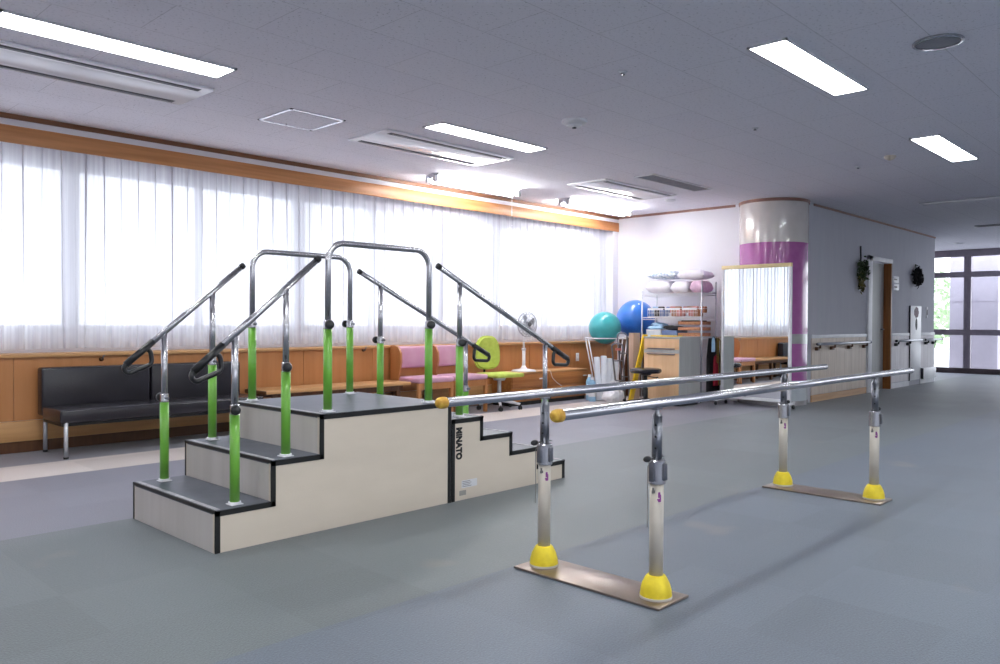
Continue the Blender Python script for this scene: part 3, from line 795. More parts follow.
# ------------------------------------------------------------------ dark bench under the windows
bn = thing('vinyl_bench', 'long dark charcoal vinyl bench with backrest and silver legs under the windows', 'bench', (2.93, 6.95, 0))
g = G(); g.box(2.06, 3.80, 6.68, 7.13, .275, .385, bev=.022, seg=3); part('seat', g, M['vinyl'], bn, world=True)
for a, b in ((2.06, 2.935), (2.945, 3.80)):
    g = G(); g.box(a, b, 7.13, 7.255, .30, .695, bev=.02, seg=3); part('backrest', g, M['vinyl'], bn, world=True)
g = G(); g.box(2.09, 3.77, 6.74, 7.2, .25, .28); part('seat_frame', g, M['black'], bn, world=True)
for x in (2.105, 3.755):
    for y in (6.70, 7.20):
        g = G(); g.cyl((x, y, .012), (x, y, .30), .016, 14); lg = part('leg', g, M['silverpaint'], bn, world=True)
        g = G(); g.cyl((x, y, 0), (x, y, .016), .019, 14); part('foot_glide', g, M['black'], lg, world=True)

# low wooden table beside the bench
tb = thing('low_table', 'long low wooden table with dark legs between the dark bench and the pink chairs', 'table', (4.76, 6.94, 0))
g = G(); g.box(3.91, 5.70, 6.83, 7.25, .38, .415, bev=.006); part('tabletop', g, M['woodlight'], tb, world=True)
g = G(); g.box(3.90, 3.94, 6.835, 7.245, .373, .413, bev=.012); part('end_nosing', g, M['wooddark'], tb, world=True)
for y in (6.88, 7.18):
    g = G(); g.box(4.0, 5.62, y, y + .02, .32, .38); part('apron', g, M['wooddark'], tb, world=True)
for x in (4.04, 4.80, 5.56):
    for y in (6.90, 7.19):
        g = G(); g.box(x - .025, x + .025, y - .022, y + .022, 0, .38, bev=.004); part('leg', g, M['wooddark'], tb, world=True)

# ------------------------------------------------------------------ pink wooden chairs
def pink_chair():
    t = thing('pink_chair', 'x', 'chair', (0, 0, 0), group='pink waiting chairs')
    # local: faces -y, origin on the floor under the middle of the seat
    W = .265
    g = G(); g.box(-.262, .262, -.235, .20, .395, .455, bev=.02, seg=3); part('seat', g, M['pink'], t)
    g = G(); g.box(-.245, .245, .20, .265, .545, .80, bev=.028, seg=4); part('backrest', g, M['pink'], t)
    g = G(); g.box(-.25, .25, .255, .28, .30, .805, bev=.004); part('back_panel', g, M['wood'], t)
    for s_ in (-1, 1):
      if s_ < 0:
        pts = [(.27, .30), (.27, .81), (.20, .815), (.13, .79), (.085, .72), (.08, .62), (.11, .50), (.13, .40), (.13, .30)]
        g = G(); g.prism(pts, 'x', s_ * W - .012, s_ * W + .012); part('wing_panel', g, M['wood'], t)
      for y in (-.20, .245):
            g = G(); g.box(s_ * .245 - .02, s_ * .245 + .02, y - .02, y + .02, 0, .395, bev=.004); part('leg', g, M['wood'] if y < 0 else M['wooddark'], t)
    for y in (-.215, .235): part('seat_rail', G().box(-.23, .23, y, y + .02, .32, .395), M['wood'], t)
    return t
pc = pink_chair(); pc.location = (6.0, 6.965, 0)
pc['label'] = 'pink-cushioned wooden chair beside the low wooden table, seen between the green platform posts'
pc2 = copy_tree(pc); pc2.location = (6.565, 6.965, 0)
pc2['label'] = 'pink-cushioned wooden chair next to the lime swivel chair'

# lime swivel chair
lc = thing('swivel_chair', 'lime green swivel chair on five castors between the pink chairs and the wooden chest', 'chair', (7.12, 6.83, 0), math.radians(-5))
g = G(); g.box(-.225, .225, -.23, .20, .405, .455, bev=.022, seg=3); part('seat', g, M['lime'], lc)
pts = []
for k in range(24):
    a = 2 * PI * k / 24
    ca, sa = math.cos(a), math.sin(a)
    hw = .205 - .03 * sa
    pts.append((hw * math.copysign(abs(ca) ** .7, ca), .70 + .215 * math.copysign(abs(sa) ** .75, sa)))
g = G(); g.prism(pts, 'y', .205, .265)
bmesh.ops.bevel(g.bm, geom=[e for e in g.bm.edges if abs(e.verts[0].co.y - e.verts[1].co.y) < 1e-5], offset=.02, segments=3, affect='EDGES')
part('backrest', g, M['lime'], lc)
g = G(); g.tube(fillet([(0, .06, .39), (0, .29, .39), (0, .285, .66)], .05, 5), .014, 10); part('back_bracket', g, M['black'], lc)
g = G(); g.cyl((0, 0, .12), (0, 0, .40), .026, 16); g.cyl((0, 0, .36), (0, 0, .405), .07, 16, r2=.09); part('pedestal', g, M['silverpaint'], lc)
for k in range(5):
    a = 2 * PI * k / 5 + .3
    c, s_ = math.cos(a), math.sin(a)
    g = G(); g.tube([(0.02 * c, .02 * s_, .115), (.27 * c, .27 * s_, .07)], .02, 8, radii=[.024, .015]); bl = part('base_arm', g, M['offwhite'], lc)
    g = G(); X = TR(.27 * c, .27 * s_, .026) @ RZ(a + .6)
    for q in (-.013, .013): g.lathe([(.0, -.008), (.022, -.008), (.026, -.004), (.026, .004), (.022, .008), (0, .008)], n=14, M4=X @ TR(q, 0, 0) @ RY(PI / 2))
    g.cyl((.27 * c, .27 * s_, .03), (.27 * c, .27 * s_, .075), .008, 8); part('castor', g, M['black'], bl)

# ------------------------------------------------------------------ low wooden chests, fan, outlet
def chest(x0, x1, label, hx):
    t = thing('low_chest', label, 'chest', ((x0 + x1) / 2, 7.09, 0), group='low wooden chests')
    a = (x1 - x0) / 2
    g = G(); g.box(-a, a, -.17, .17, .05, .412); part('body', g, M['chest'], t)
    g = G(); g.box(-a - .004, a + .004, -.185, .172, .412, .432, bev=.004); part('top', g, M['woodlight'], t)
    g = G(); g.box(-a + .02, a - .02, -.15, .165, 0, .05); part('plinth', g, M['black'], t)
    for (z0, z1) in ((.235, .40), (.06, .225)):
        g = G(); g.box(-a + .012, a - .012, -.186, -.17, z0, z1, bev=.003); d = part('drawer', g, M['chest'], t)
        g = G(); zc = (z0 + z1) / 2 + .02; g.box(hx - .035, hx + .035, -.20, -.186, zc - .008, zc + .008, bev=.003); part('handle', g, M['white'], d)
    return t
chest(7.43, 8.13, 'low wooden two-drawer chest that carries the white fan', .22)
chest(8.16, 9.02, 'low wooden two-drawer chest between the fan chest and the white plastic sheets', .36)

fn = thing('standing_fan', 'white pedestal fan with wire guard standing on a low wooden chest', 'fan', (7.82, 7.05, .4335))
g = G(); g.lathe([(.165, 0), (.165, .012), (.15, .022), (.05, .034), (.03, .06), (.026, .075), (0, .075)], n=32); part('base', g, M['white'], fn)
g = G(); g.cyl((0, 0, .06), (0, 0, .30), .022, 16); g.cyl((0, 0, .30), (0, 0, .52), .014, 14); part('pole', g, M['white'], fn)
g = G(); g.cyl((0, 0, .28), (0, 0, .31), .028, 16); part('height_collar', g, M['offwhite'], fn)
hd = TR(.03, -.03, .625) @ RZ(math.radians(-8)) @ RX(PI / 2)     # guard axis turned towards the room
g = G(); g.lathe([(.0, -.13), (.045, -.12), (.055, -.08), (.055, -.02), (.03, -.01)], n=20, M4=hd); g.cyl((0, 0, .50), (.01, .0, .60), .016, 12); part('motor', g, M['white'], fn)
gd = G()
for z, R in ((.055, .06), (.05, .10), (.035, .14), (.01, .165), (-.005, .165), (-.03, .14), (-.045, .09)): gd.torus((0, 0, 0), R, .0028, 32, 5, hd @ TR(0, 0, z))
for k in range(24):
    a = 2 * PI * k / 24
    prof_ = [(.02, .057), (.10, .05), (.15, .028), (.166, .002), (.15, -.025), (.09, -.045)]
    gd.tube([hd @ Vector((r * math.cos(a), r * math.sin(a), z)) for r, z in prof_], .0017, 4)
gu = part('guard', gd, M['grille'], fn)
g = G(); g.lathe([(0, .062), (.028, .06), (.03, .054), (0, .052)], n=18, M4=hd); part('guard_badge', g, M['greymark'], gu)
g = G()
for k in range(4):
    a = 2 * PI * k / 4 + .4
    t_ = bmesh.new(); vs = []
    for (r, w_, tw) in ((.025, .018, .012), (.07, .05, .018), (.11, .06, .018), (.14, .045, .012)):
        u = Vector((math.cos(a), math.sin(a), 0)); v = Vector((-math.sin(a), math.cos(a), 0))
        row = []
        for s_ in (-1, 1):
            for h in (-.0015, .0015): row.append(t_.verts.new(u * r + v * w_ * s_ * .8 + Vector((0, 0, tw * s_ + h))))
        vs.append(row)
    for A, B in zip(vs, vs[1:]):
        for q in ((0, 1), (1, 3), (3, 2), (2, 0)): t_.faces.new((A[q[0]], A[q[1]], B[q[1]], B[q[0]]))
    t_.faces.new((vs[0][0], vs[0][2], vs[0][3], vs[0][1])); t_.faces.new((vs[-1][0], vs[-1][1], vs[-1][3], vs[-1][2]))
    bmesh.ops.recalc_face_normals(t_, faces=t_.faces[:])
    g.merge(t_, hd)
g.lathe([(.028, -.02), (.028, .03), (.015, .036), (0, .036)], n=16, M4=hd); part('blades', g, M['fanblade'], fn)
cd = G(); cd.tube(fillet([(.15, -.06, .006), (.30, -.14, .006), (.36, -.16, .004), (.40, -.166, -.10), (.50, -.166, -.17), (.60, -.168, -.22)], .03, 4), .003, 6); part('power_cord', cd, M['white'], fn)

t = thing('wall_outlet', 'white double wall outlet on the wainscot above the second low chest', 'outlet', (9.265, YW - .004, .575))
g = G(); g.box(-.035, .035, -.01, 0, -.06, .06, bev=.003); pl = part('cover_plate', g, M['white'], t)
g = G()
for z in (-.028, .028): g.box(-.016, .016, -.013, -.009, z - .012, z + .012, bev=.002)
part('socket', g, M['offwhite'], t)
for x, z, lb in ((2.572, .747, 'small dark metal hook on the wainscot above the dark bench'), (5.374, .765, 'small dark metal hook on the wainscot beside the pink chairs')):
    t = thing('wall_hook', lb, 'hook', (x, YW - .004, z), group='curtain tie hooks')
    g = G(); g.cyl((0, 0, 0), (0, -.006, 0), .02, 14); part('rose', g, M['wooddark'], t)
    g = G(); g.tube(fillet([(0, -.004, 0), (0, -.04, -.005), (.0, -.05, .03), (.015, -.045, .035)], .012, 4), .005, 8); part('hook_arm', g, M['steel'], t)

# ------------------------------------------------------------------ corner clutter
# ball stand of white tube
bs = thing('ball_stand', 'white tube stand holding the teal exercise ball', 'stand', (9.22, 6.72, 0))
U = Vector((.692, -.722, 0)); N = Vector((.722, .692, 0))
c0 = Vector((9.28, 6.795, 0))
for s_ in (-1, 1):
    o_ = c0 + N * (s_ * .193)
    g = G(); g.cyl(o_ - U * .27 + Vector((0, 0, .862)), o_ + U * .30 + Vector((0, 0, .862)), .009, 10)
    part('rail', g, M['white'], bs, world=True)
    for e, dx in ((-.26, .17), (.29, -.1)):
        g = G(); g.cyl(o_ + U * e + Vector((0, 0, .862)), o_ + U * (e + dx) + Vector((0, 0, .0)), .009, 10); part('leg', g, M['white'], bs, world=True)
g = G()
for e in (-.26, .29): g.cyl(c0 - N * .193 + U * e + Vector((0, 0, .862)), c0 + N * .193 + U * e + Vector((0, 0, .862)), .008, 10)
part('cross_tube', g, M['white'], bs, world=True)
def ball(name, c, r, mat, label):
    t = thing(name, label, 'exercise ball', c)
    g = G(); g.sphere((0, 0, 0), r, 40); part('shell', g, mat, t)
    g = G()
    for k in range(-3, 4):
        z = k * .022; rr = math.sqrt(r * r - z * z); g.torus((0, 0, z), rr - .0005, .0015, 48, 4)
    part('grip_rings', g, mat, t)
    g = G(); g.cyl((0, 0, r - .001), (0, 0, r + .002), .012, 12); part('plug', g, M['white'], t)
    return t
b1 = ball('exercise_ball', (9.28, 6.795, 1.012), .2325, M['tealball'], 'teal green exercise ball resting on the white tube stand')
b1.rotation_euler = (.7, .4, 0)
b2 = ball('exercise_ball', (9.94, 6.715, 1.145), .284, M['blueball'], 'large blue exercise ball behind the wire rack')
b2.rotation_euler = (.5, -.5, 0)
pd = thing('ball_pedestal', 'brown wooden pedestal box under the blue exercise ball', 'box', (9.95, 6.73, 0))
g = G(); g.box(-.17, .17, -.17, .17, 0, .84, bev=.004); part('body', g, M['wooddark'], pd)
g = G(); g.torus((0, 0, .852), .17, .012, 28, 8); part('ball_ring', g, M['wooddark'], pd)

t = thing('plastic_sheet_bundle', 'bundle of folded white plastic sheets standing on end behind the plastic bag', 'bundle', (8.95, 6.53, 0), math.radians(-46))
for k, (x, y, h, tl) in enumerate(((-.10, .0, .60, .05), (-.035, -.02, .615, .0), (.03, .015, .58, -.03), (.095, -.005, .56, -.06))):
    g = G(); g.box(-.037, .037, -.05, .05, .0, h, bev=.008, M4=TR(x, y, .012) @ RY(-tl)); part('folded_sheet', g, M['sheetwhite'], t)
t = thing('plastic_bag', 'crumpled white plastic bag on the floor in front of the plastic sheets', 'bag', (8.752, 6.262, 0))
bm = bmesh.new(); bmesh.ops.create_icosphere(bm, subdivisions=4, radius=1)
for v in bm.verts:
    n1 = mnoise.noise(v.co * 2.2) * .22 + mnoise.noise(v.co * 5.5) * .12
    k = 1 + n1; z = v.co.z
    v.co = Vector((v.co.x * .15 * k * (1 - .35 * max(0, z)), v.co.y * .14 * k * (1 - .35 * max(0, z)), max(0.0, .115 + z * .125 * (1 + n1 * 1.4))))
part('body', bm, M['bag'], t, ang=25)
g = G()
for s_ in (-1, 1): g.tube(fillet([(s_ * .03, -.03, .21), (s_ * .035, -.01, .30), (s_ * .035, .03, .29), (s_ * .03, .05, .21)], .02, 4), .010, 6)
part('handles', g, M['bag'], t)
def bottle(x, y, h, r, lb):
    t = thing('detergent_bottle', lb, 'bottle', (x, y, 0), group='pale blue bottles on the floor')
    g = G(); g.lathe([(r * .9, 0), (r, .01), (r, h * .68), (r * .85, h * .8), (r * .4, h * .9), (r * .4, h * .92)], n=20); part('body', g, M['bluebottle'], t)
    g = G(); g.lathe([(r * .5, h * .91), (r * .5, h), (0, h)], n=16); part('cap', g, M['white'], t)
    g = G(); g.lathe([(r * 1.01, h * .2), (r * 1.01, h * .5)], n=20); part('bottle_label', g, M['offwhite'], t)
bottle(8.86, 6.74, .36, .055, 'pale blue bottle on the floor beside the end of the low chest')
bottle(8.76, 6.62, .33, .05, 'pale blue bottle on the floor beside the plastic bag')

wk = thing('folded_walker', 'folded silver tube walking frame leaning beside the tall taupe board', 'walker', (9.03, 6.33, 0))
for k, (s0, s1, off, h, lean) in enumerate(((-.135, .02, .0, .80, .04), (-.05, .085, -.06, .945, .05))):
    o_ = Vector((9.03, 6.334, 0)) - N * (off)
    pts = [o_ + U * (s0 + .05 + lean), o_ + U * s0 + Vector((0, 0, h)), o_ + U * s1 + Vector((0, 0, h)), o_ + U * (s1 + lean)]
    pts[0].z = pts[3].z = .012
    g = G(); g.tube(fillet(pts, .05, 6), .011, 10); fr = part('side_frame', g, M['steel'], wk, world=True)
    for q in (.35, .7): part('cross_tube', G().cyl(pts[0] * (1 - q) + pts[1] * q, pts[3] * (1 - q) + pts[2] * q, .008, 8), M['steel'], fr, world=True)
    g = G()
    for q in (pts[0], pts[3]): g.cyl(Vector((q.x, q.y, 0)), Vector((q.x, q.y, .03)), .015, 10)
    part('rubber_tip', g, M['black'], fr, world=True)
g = G(); q = Vector((9.035, 6.338, .72)); g.tube([q - U * .08, q - U * .0], .018, 10); part('hand_grip', g, M['toy'], wk, 'pinkish hand grip', world=True)

t = thing('tall_board', 'tall narrow taupe board standing between the walking frame and the yellow plank', 'board', (9.40, 6.36, 0), math.radians(-20))
g = G(); g.box(-.065, .05, -.05, .05, 0, .945, bev=.004); part('board', g, M['card'], t)
g = G(); g.box(-.068, -.062, -.05, .05, 0, .945); g.box(-.066, .051, -.054, -.048, 0, .945, bev=.001); part('pale_face', g, M['cardlight'], t)
t = thing('yellow_plank', 'bright yellow plank leaning against the maple drawer cabinet', 'plank', (9.08, 6.21, 0))
A = Vector((9.08, 6.21, .0)); B = Vector((9.10, 5.99, .93)); d = (B - A).normalized()
yy = Vector((0, 1, 0)); xx = yy.cross(d).normalized(); yy = d.cross(xx).normalized()
X = Matrix(((xx.x, yy.x, d.x, A.x), (xx.y, yy.y, d.y, A.y), (xx.z, yy.z, d.z, A.z), (0, 0, 0, 1)))
g = G(); g.box(-.05, .05, -.012, .012, .012, (B - A).length, bev=.004, M4=X); part('plank', g, M['yellowplank'], t, world=True)
g = G(); 
for z in (.25, .55, .85): g.box(-.02, .02, -.014, .014, z - .02, z + .02, M4=X)
part('cleat', g, M['yellowcap'], t, world=True)

# round black stool
so = thing('black_stool', 'round black swivel stool on a dark post in front of the maple drawer cabinet', 'stool', (8.66, 5.69, 0))
g = G(); g.lathe([(.06, .435), (.18, .44), (.20, .455), (.205, .475), (.195, .495), (.16, .503), (0, .505)], n=32); part('seat', g, M['vinyl'], so)
g = G(); g.cyl((0, 0, .09), (0, 0, .25), .032, 16); g.cyl((0, 0, .25), (0, 0, .44), .024, 16); g.cyl((0, 0, .41), (0, 0, .44), .06, 16, r2=.09); part('post', g, M['black'], so)
g = G(); g.tube([(0, -.03, .40), (.05, -.13, .385)], .006, 8); g.sphere((.055, -.14, .383), .014, 10); part('height_lever', g, M['black'], so)
for k in range(5):
    a = 2 * PI * k / 5 + .65; c, s_ = math.cos(a), math.sin(a)
    g = G(); g.tube([(0, 0, .095), (.25 * c, .25 * s_, .06)], .02, 8, radii=[.026, .014]); bl = part('base_arm', g, M['black'], so)
    g = G(); X = TR(.25 * c, .25 * s_, .022) @ RZ(a + .9)
    for q in (-.012, .012): g.lathe([(.0, -.007), (.018, -.007), (.022, -.003), (.022, .003), (.018, .007), (0, .007)], n=14, M4=X @ TR(q, 0, 0) @ RY(PI / 2))
    g.cyl((.25 * c, .25 * s_, .03), (.25 * c, .25 * s_, .065), .007, 8); part('castor', g, M['blackgloss'], bl)

# maple drawer cabinet
cx0, cx1, cy0, cy1 = 9.0, 9.53, 5.40, 5.945
cb = thing('drawer_cabinet', 'maple-fronted grey cabinet with drawer and door in front of the wire rack', 'cabinet', ((cx0 + cx1) / 2, (cy0 + cy1) / 2, 0))
g = G(); g.box(cx0 + .018, cx1, cy0, cy1, .03, .888); part('body', g, M['cabgrey'], cb, world=True)
g = G(); g.box(cx0 - .004, cx1 + .002, cy0 - .004, cy1 + .004, .888, .906, bev=.003); part('top', g, M['cabgrey'], cb, world=True)
g = G(); g.box(cx0 + .04, cx1 - .02, cy0 + .02, cy1 - .02, 0, .03); part('plinth', g, M['black'], cb, world=True)
for (z0, z1) in ((.70, .878),):
    g = G(); g.box(cx0, cx0 + .018, cy0 + .004, cy1 - .004, z0, z1, bev=.002); d = part('drawer', g, M['cabfront'], cb, world=True)
    g = G(); g.box(cx0 - .022, cx0 + .002, cy0 + .07, cy1 - .06, .742, .754, bev=.002); part('handle', g, M['steel'], d, world=True)
g = G(); g.box(cx0, cx0 + .018, cy0 + .004, cy1 - .004, .035, .694, bev=.002); d = part('door', g, M['cabfront'], cb, world=True)
g = G(); g.box(cx0 - .022, cx0 + .002, cy0 + .07, cy1 - .06, .672, .684, bev=.002); part('handle', g, M['steel'], d, world=True)
g = G(); g.box(cx0 - .001, cx0 + .02, cy0, cy0 + .006, .03, .888); part('edge_band', g, M['cabgrey'], cb, world=True)
g = G(); g.box(cx0 - .004, cx0 + .01, cy0 + .004, cy1 - .004, .690, .737, bev=.002); part('grip_band', g, M['cabgrey'], cb, 'grey band between the two handles', world=True)

# wire rack
rx0, rx1, ry0, ry1 = 9.655, 10.04, 5.455, 6.41
rk = thing('wire_rack', 'white wire shelving rack against the back wall behind the maple cabinet', 'rack', ((rx0 + rx1) / 2, (ry0 + ry1) / 2, 0))
for (x, y, h) in ((rx0, ry0, 1.67), (rx1, ry0, 1.66), (rx0, ry1, 1.55), (rx1, ry1, 1.55)):
    g = G(); g.cyl((x, y, 0), (x, y, h), .011, 12); po = part('post', g, M['silverpaint'], rk, world=True)
    g = G(); g.lathe([(.013, h - .004), (.013, h + .004), (0, h + .008)], (x, y, 0), 12); part('post_cap', g, M['white'], po, world=True)
for z in (.16, .90, 1.165, 1.50):
    g = G()
    for (a, b) in (((rx0, ry0), (rx0, ry1)), ((rx1, ry0), (rx1, ry1)), ((rx0, ry0), (rx1, ry0)), ((rx0, ry1), (rx1, ry1))):
        for dz in (0, -.03): g.cyl((*a, z + dz), (*b, z + dz), .0045, 8)
    n_ = 16
    for k in range(1, n_): y = ry0 + (ry1 - ry0) * k / n_; g.cyl((rx0, y, z), (rx1, y, z), .0022, 6)
    for q in (.33, .66): x = rx0 + (rx1 - rx0) * q; g.cyl((x, ry0, z - .004), (x, ry1, z - .004), .003, 6)
    for k in range(n_):                        # zigzag truss of the front edge
        y = ry0 + (ry1 - ry0) * k / n_; y2 = ry0 + (ry1 - ry0) * (k + .5) / n_; y3 = ry0 + (ry1 - ry0) * (k + 1) / n_
        g.tube([(rx0, y, z), (rx0, y2, z - .03), (rx0, y3, z)], .002, 5)
    part('wire_shelf', g, M['white'], rk, world=True)
def pil(x, y, z, sx, sy, sz, mat, label, rx=0, ry=0, rz=0, seed=1):
    t = thing('pillow', label, 'pillow', (x, y, z), group='pillows on top of the rack')
    g = G(); g.pillow(sx, sy, sz, M4=RZ(rz) @ RY(ry) @ RX(rx), seed=seed); part('cover', g, mat, t, ang=70)
pil(9.85, 6.18, 1.592, .165, .20, .105, M['pillowwhite'], 'plump white pillow at the ball end of the rack top', seed=1)
pil(9.85, 5.83, 1.579, .165, .145, .09, M['pillowwhite'], 'flat white pillow lying between the plump pillows on the rack top', seed=2)
pil(9.85, 6.12, 1.764, .165, .235, .06, M['pillowpattern'], 'blue patterned white pillow on top of the plump white pillow', seed=3)
pil(9.85, 5.57, 1.58, .155, .105, .09, M['pillowpink'], 'pinkish pillow at the mirror end of the rack top', seed=4)
pil(9.85, 5.665, 1.752, .165, .212, .07, M['pillowwhite'], 'white pillow laid over the pinkish pillow', rx=.02, seed=5)
# baskets on the middle shelf
def basket(y0, y1, filler, label):
    t = thing('wire_basket', label, 'basket', (9.84, (y0 + y1) / 2, 1.17), group='white baskets on the rack')
    b = (y1 - y0) / 2 - .01
    g = G(); n_ = 9
    for z in (.005, .06, .12):
        for (p, q) in (((-.16, -b), (-.16, b)), ((.16, -b), (.16, b)), ((-.16, -b), (.16, -b)), ((-.16, b), (.16, b))): g.cyl((*p, z), (*q, z), .004 if z != .06 else .0025, 6)
    for k in range(n_ + 1):
        y = -b + 2 * b * k / n_
        for x in (-.16, .16): g.cyl((x, y, .005), (x, y, .12), .0028, 5)
        g.cyl((-.16, y, .005), (.16, y, .005), .002, 5)
    g.box(-.163, -.157, -b, b, .10, .13)
    part('wire_body', g, M['white'], t)
    rnd = random.Random(int(y0 * 100))
    for k in range(7):
        g = G(); x = -.11 + .07 * (k % 4) ; y = -b + .03 + (2 * b - .06) * ((k * .37) % 1)
        g.box(-.03, .03, -.045, .045, 0, .09, bev=.012, M4=TR(x, y, .012 + .05 * (k % 2)) @ RZ(rnd.uniform(-.5, .5))); part('foam_block', g, filler[k % len(filler)], t)
basket(6.07, 6.34, [M['bluebox'], M['darkcloth'], M['paleblue']], 'white wire basket of blue and dark things on the rack by the ball')
basket(5.80, 6.05, [M['toy'], M['crate'], M['toy']], 'white wire basket of salmon foam blocks in the middle of the rack')
basket(5.53, 5.78, [M['crate'], M['toy'], M['crate']], 'white wire basket of tan blocks on the rack near the mirror')
# lower shelf contents (z .905)
t = thing('white_box', 'pale white box under the folded blue cloth on the rack', 'box', (9.80, 6.22, .905)); g = G(); g.box(-.14, .14, -.12, .12, 0, .085, bev=.004); part('carton', g, M['sheetwhite'], t)
g = G(); g.box(-.143, .143, -.123, .123, .065, .088, bev=.003); part('lid', g, M['white'], t)
t = thing('folded_cloth', 'folded pale blue cloth on the white box', 'cloth', (9.80, 6.22, .994))
g = G(); g.pillow(.13, .12, .03, M4=TR(0, 0, .024), seed=9); g.pillow(.11, .09, .03, M4=TR(.0, -.02, .062) @ RX(.15), seed=11); part('fold', g, M['paleblue'], t, ang=70)
t = thing('blue_box', 'slate blue flat box on the rack beside the white box', 'box', (9.80, 5.96, .905)); g = G(); g.box(-.14, .14, -.12, .12, 0, .075, bev=.004); part('carton', g, M['bluebox'], t)
g = G(); g.box(-.143, .143, -.123, .123, .055, .078, bev=.003); part('lid', g, M['bluebox'], t)
t = thing('black_cloth', 'crumpled black cloth lying on the slate blue box', 'cloth', (9.80, 5.96, .984)); g = G(); g.pillow(.12, .125, .035, M4=TR(0, 0, .03) @ RX(.08), seed=14); part('fold', g, M['darkcloth'], t, ang=70)
for k, (z, lb) in enumerate(((.905, 'lower tan wicker tray on the rack near the mirror'), (.985, 'middle tan wicker tray on the rack near the mirror'), (1.065, 'upper tan wicker tray on the rack near the mirror'))):
    t = thing('wicker_tray', lb, 'tray', (9.82, 5.66, z), group='wicker trays on the rack')
    g = G(); g.box(-.14, .14, -.17, .17, 0, .008)
    for s_ in (-1, 1): g.box(s_ * .14 - .006, s_ * .14 + .006, -.17, .17, 0, .045, bev=.003); g.box(-.14, .14, s_ * .17 - .006, s_ * .17 + .006, 0, .045, bev=.003)
    part('tray_body', g, M['crate'], t)
    g = G(); g.box(-.12, .10, -.14, .14, .008, .035 + .012 * k, bev=.008); part('contents', g, M['darkcloth'] if k != 1 else M['cardlight'], t)
t = thing('yellow_folder', 'flat yellow folder on top of the maple cabinet', 'folder', (9.2, 5.72, .907), .05); g = G(); g.box(-.13, .13, -.17, .17, 0, .014, bev=.003); part('cover', g, M['yellowplank'], t)
g = G(); g.box(-.122, .128, -.165, .165, .003, .011); part('pages', g, M['white'], t)
# straps and bags hanging from the end of the rack
g = G(); ye = ry0 - .03
hk = thing('hook_rail', 'silver hook rail on the end of the wire rack beside the mirror', 'hook rail', (9.85, ye, .90))
g.cyl((9.66, ye, .90), (10.035, ye, .90), .007, 8); g.cyl((9.67, ye, .90), (9.67, ry0 - .005, .90), .005, 8); g.cyl((10.03, ye, .90), (10.03, ry0 - .005, .90), .005, 8); part('rail', g, M['silverpaint'], hk, world=True)
g = G()
for k in range(6):
    x = 9.69 + k * .06; g.tube(fillet([(x, ye - .007, .90), (x, ye - .02, .885), (x, ye - .03, .90)], .01, 3), .003, 6)
part('hook', g, M['silverpaint'], hk, world=True)
def hang(name, x, z0, z1, wd, mat, label, cat, dep=.05, dy=0.):
    t = thing(name, label, cat, (x, ye - .045 - dy, z1))
    bm = bmesh.new(); nx, nz = 10, 12; F = {}; Bk = {}
    for i in range(nx + 1):
        for j in range(nz + 1):
            u = -1 + 2 * i / nx; v = j / nz
            ww = wd * (.72 + .28 * min(1, v * 3))
            bul = dep * (max(0, 1 - u * u)) ** .5 * min(1, v * 1.5) * (1 if v < .9 else .7) + .006 * math.sin(u * 9 + v * 3)
            F[i, j] = bm.verts.new((u * ww, -bul * .6 - .004, -(z1 - z0) * v)); Bk[i, j] = bm.verts.new((u * ww, bul * .2 + .004, -(z1 - z0) * v))
    for i in range(nx):
        for j in range(nz):
            bm.faces.new((F[i, j], F[i, j + 1], F[i + 1, j + 1], F[i + 1, j])); bm.faces.new((Bk[i, j], Bk[i + 1, j], Bk[i + 1, j + 1], Bk[i, j + 1]))
    for i in range(nx):
        bm.faces.new((F[i, 0], F[i + 1, 0], Bk[i + 1, 0], Bk[i, 0])); bm.faces.new((F[i, nz], Bk[i, nz], Bk[i + 1, nz], F[i + 1, nz]))
    for j in range(nz):
        bm.faces.new((F[0, j], Bk[0, j], Bk[0, j + 1], F[0, j + 1])); bm.faces.new((F[nx, j], F[nx, j + 1], Bk[nx, j + 1], Bk[nx, j]))
    part('pouch', bm, mat, t, ang=60)
    g = G(); g.tube(fillet([(-wd * .25, 0, -.01), (-.005, 0, .02), (.005, 0, .02), (wd * .25, 0, -.01)], .01, 3), .004, 6); part('loop', g, mat, t)
hang('hanging_cloth', 9.705, .70, .885, .04, M['paleblue'], 'pale blue cloth hung on the rack end beside the cabinet', 'cloth', .02, .075)
hang('hanging_bag', 9.765, .24, .64, .07, M['red'], 'crimson cloth bag hanging from the rack end', 'bag', .03, .085)
hang('hanging_bag', 9.85, .10, .885, .185, M['darkcloth'], 'long wide black cloth bag hanging on the rack end behind the crimson bag', 'bag', .04)
for k in range(5):
    x = 9.75 + k * .055; yb = ye - .165
    t = thing('hanging_strap', 'thin olive yellow strap hanging in loops in front of the dark bag', 'strap', (x, yb, .9), group='olive straps on the rack end')
    L = .35 + .1 * ((k * 3) % 4)
    g = G(); g.tube(fillet([(0, .02, 0.0), (-.004, .01, .0), (-.022, 0, -.06), (-.018 - .01 * (k % 2), 0, -L), (.02, -.004, -L), (.016, 0, -.06), (.002, .02, -.002)], .03, 4), .005, 6); part('webbing', g, M['olive'], t)

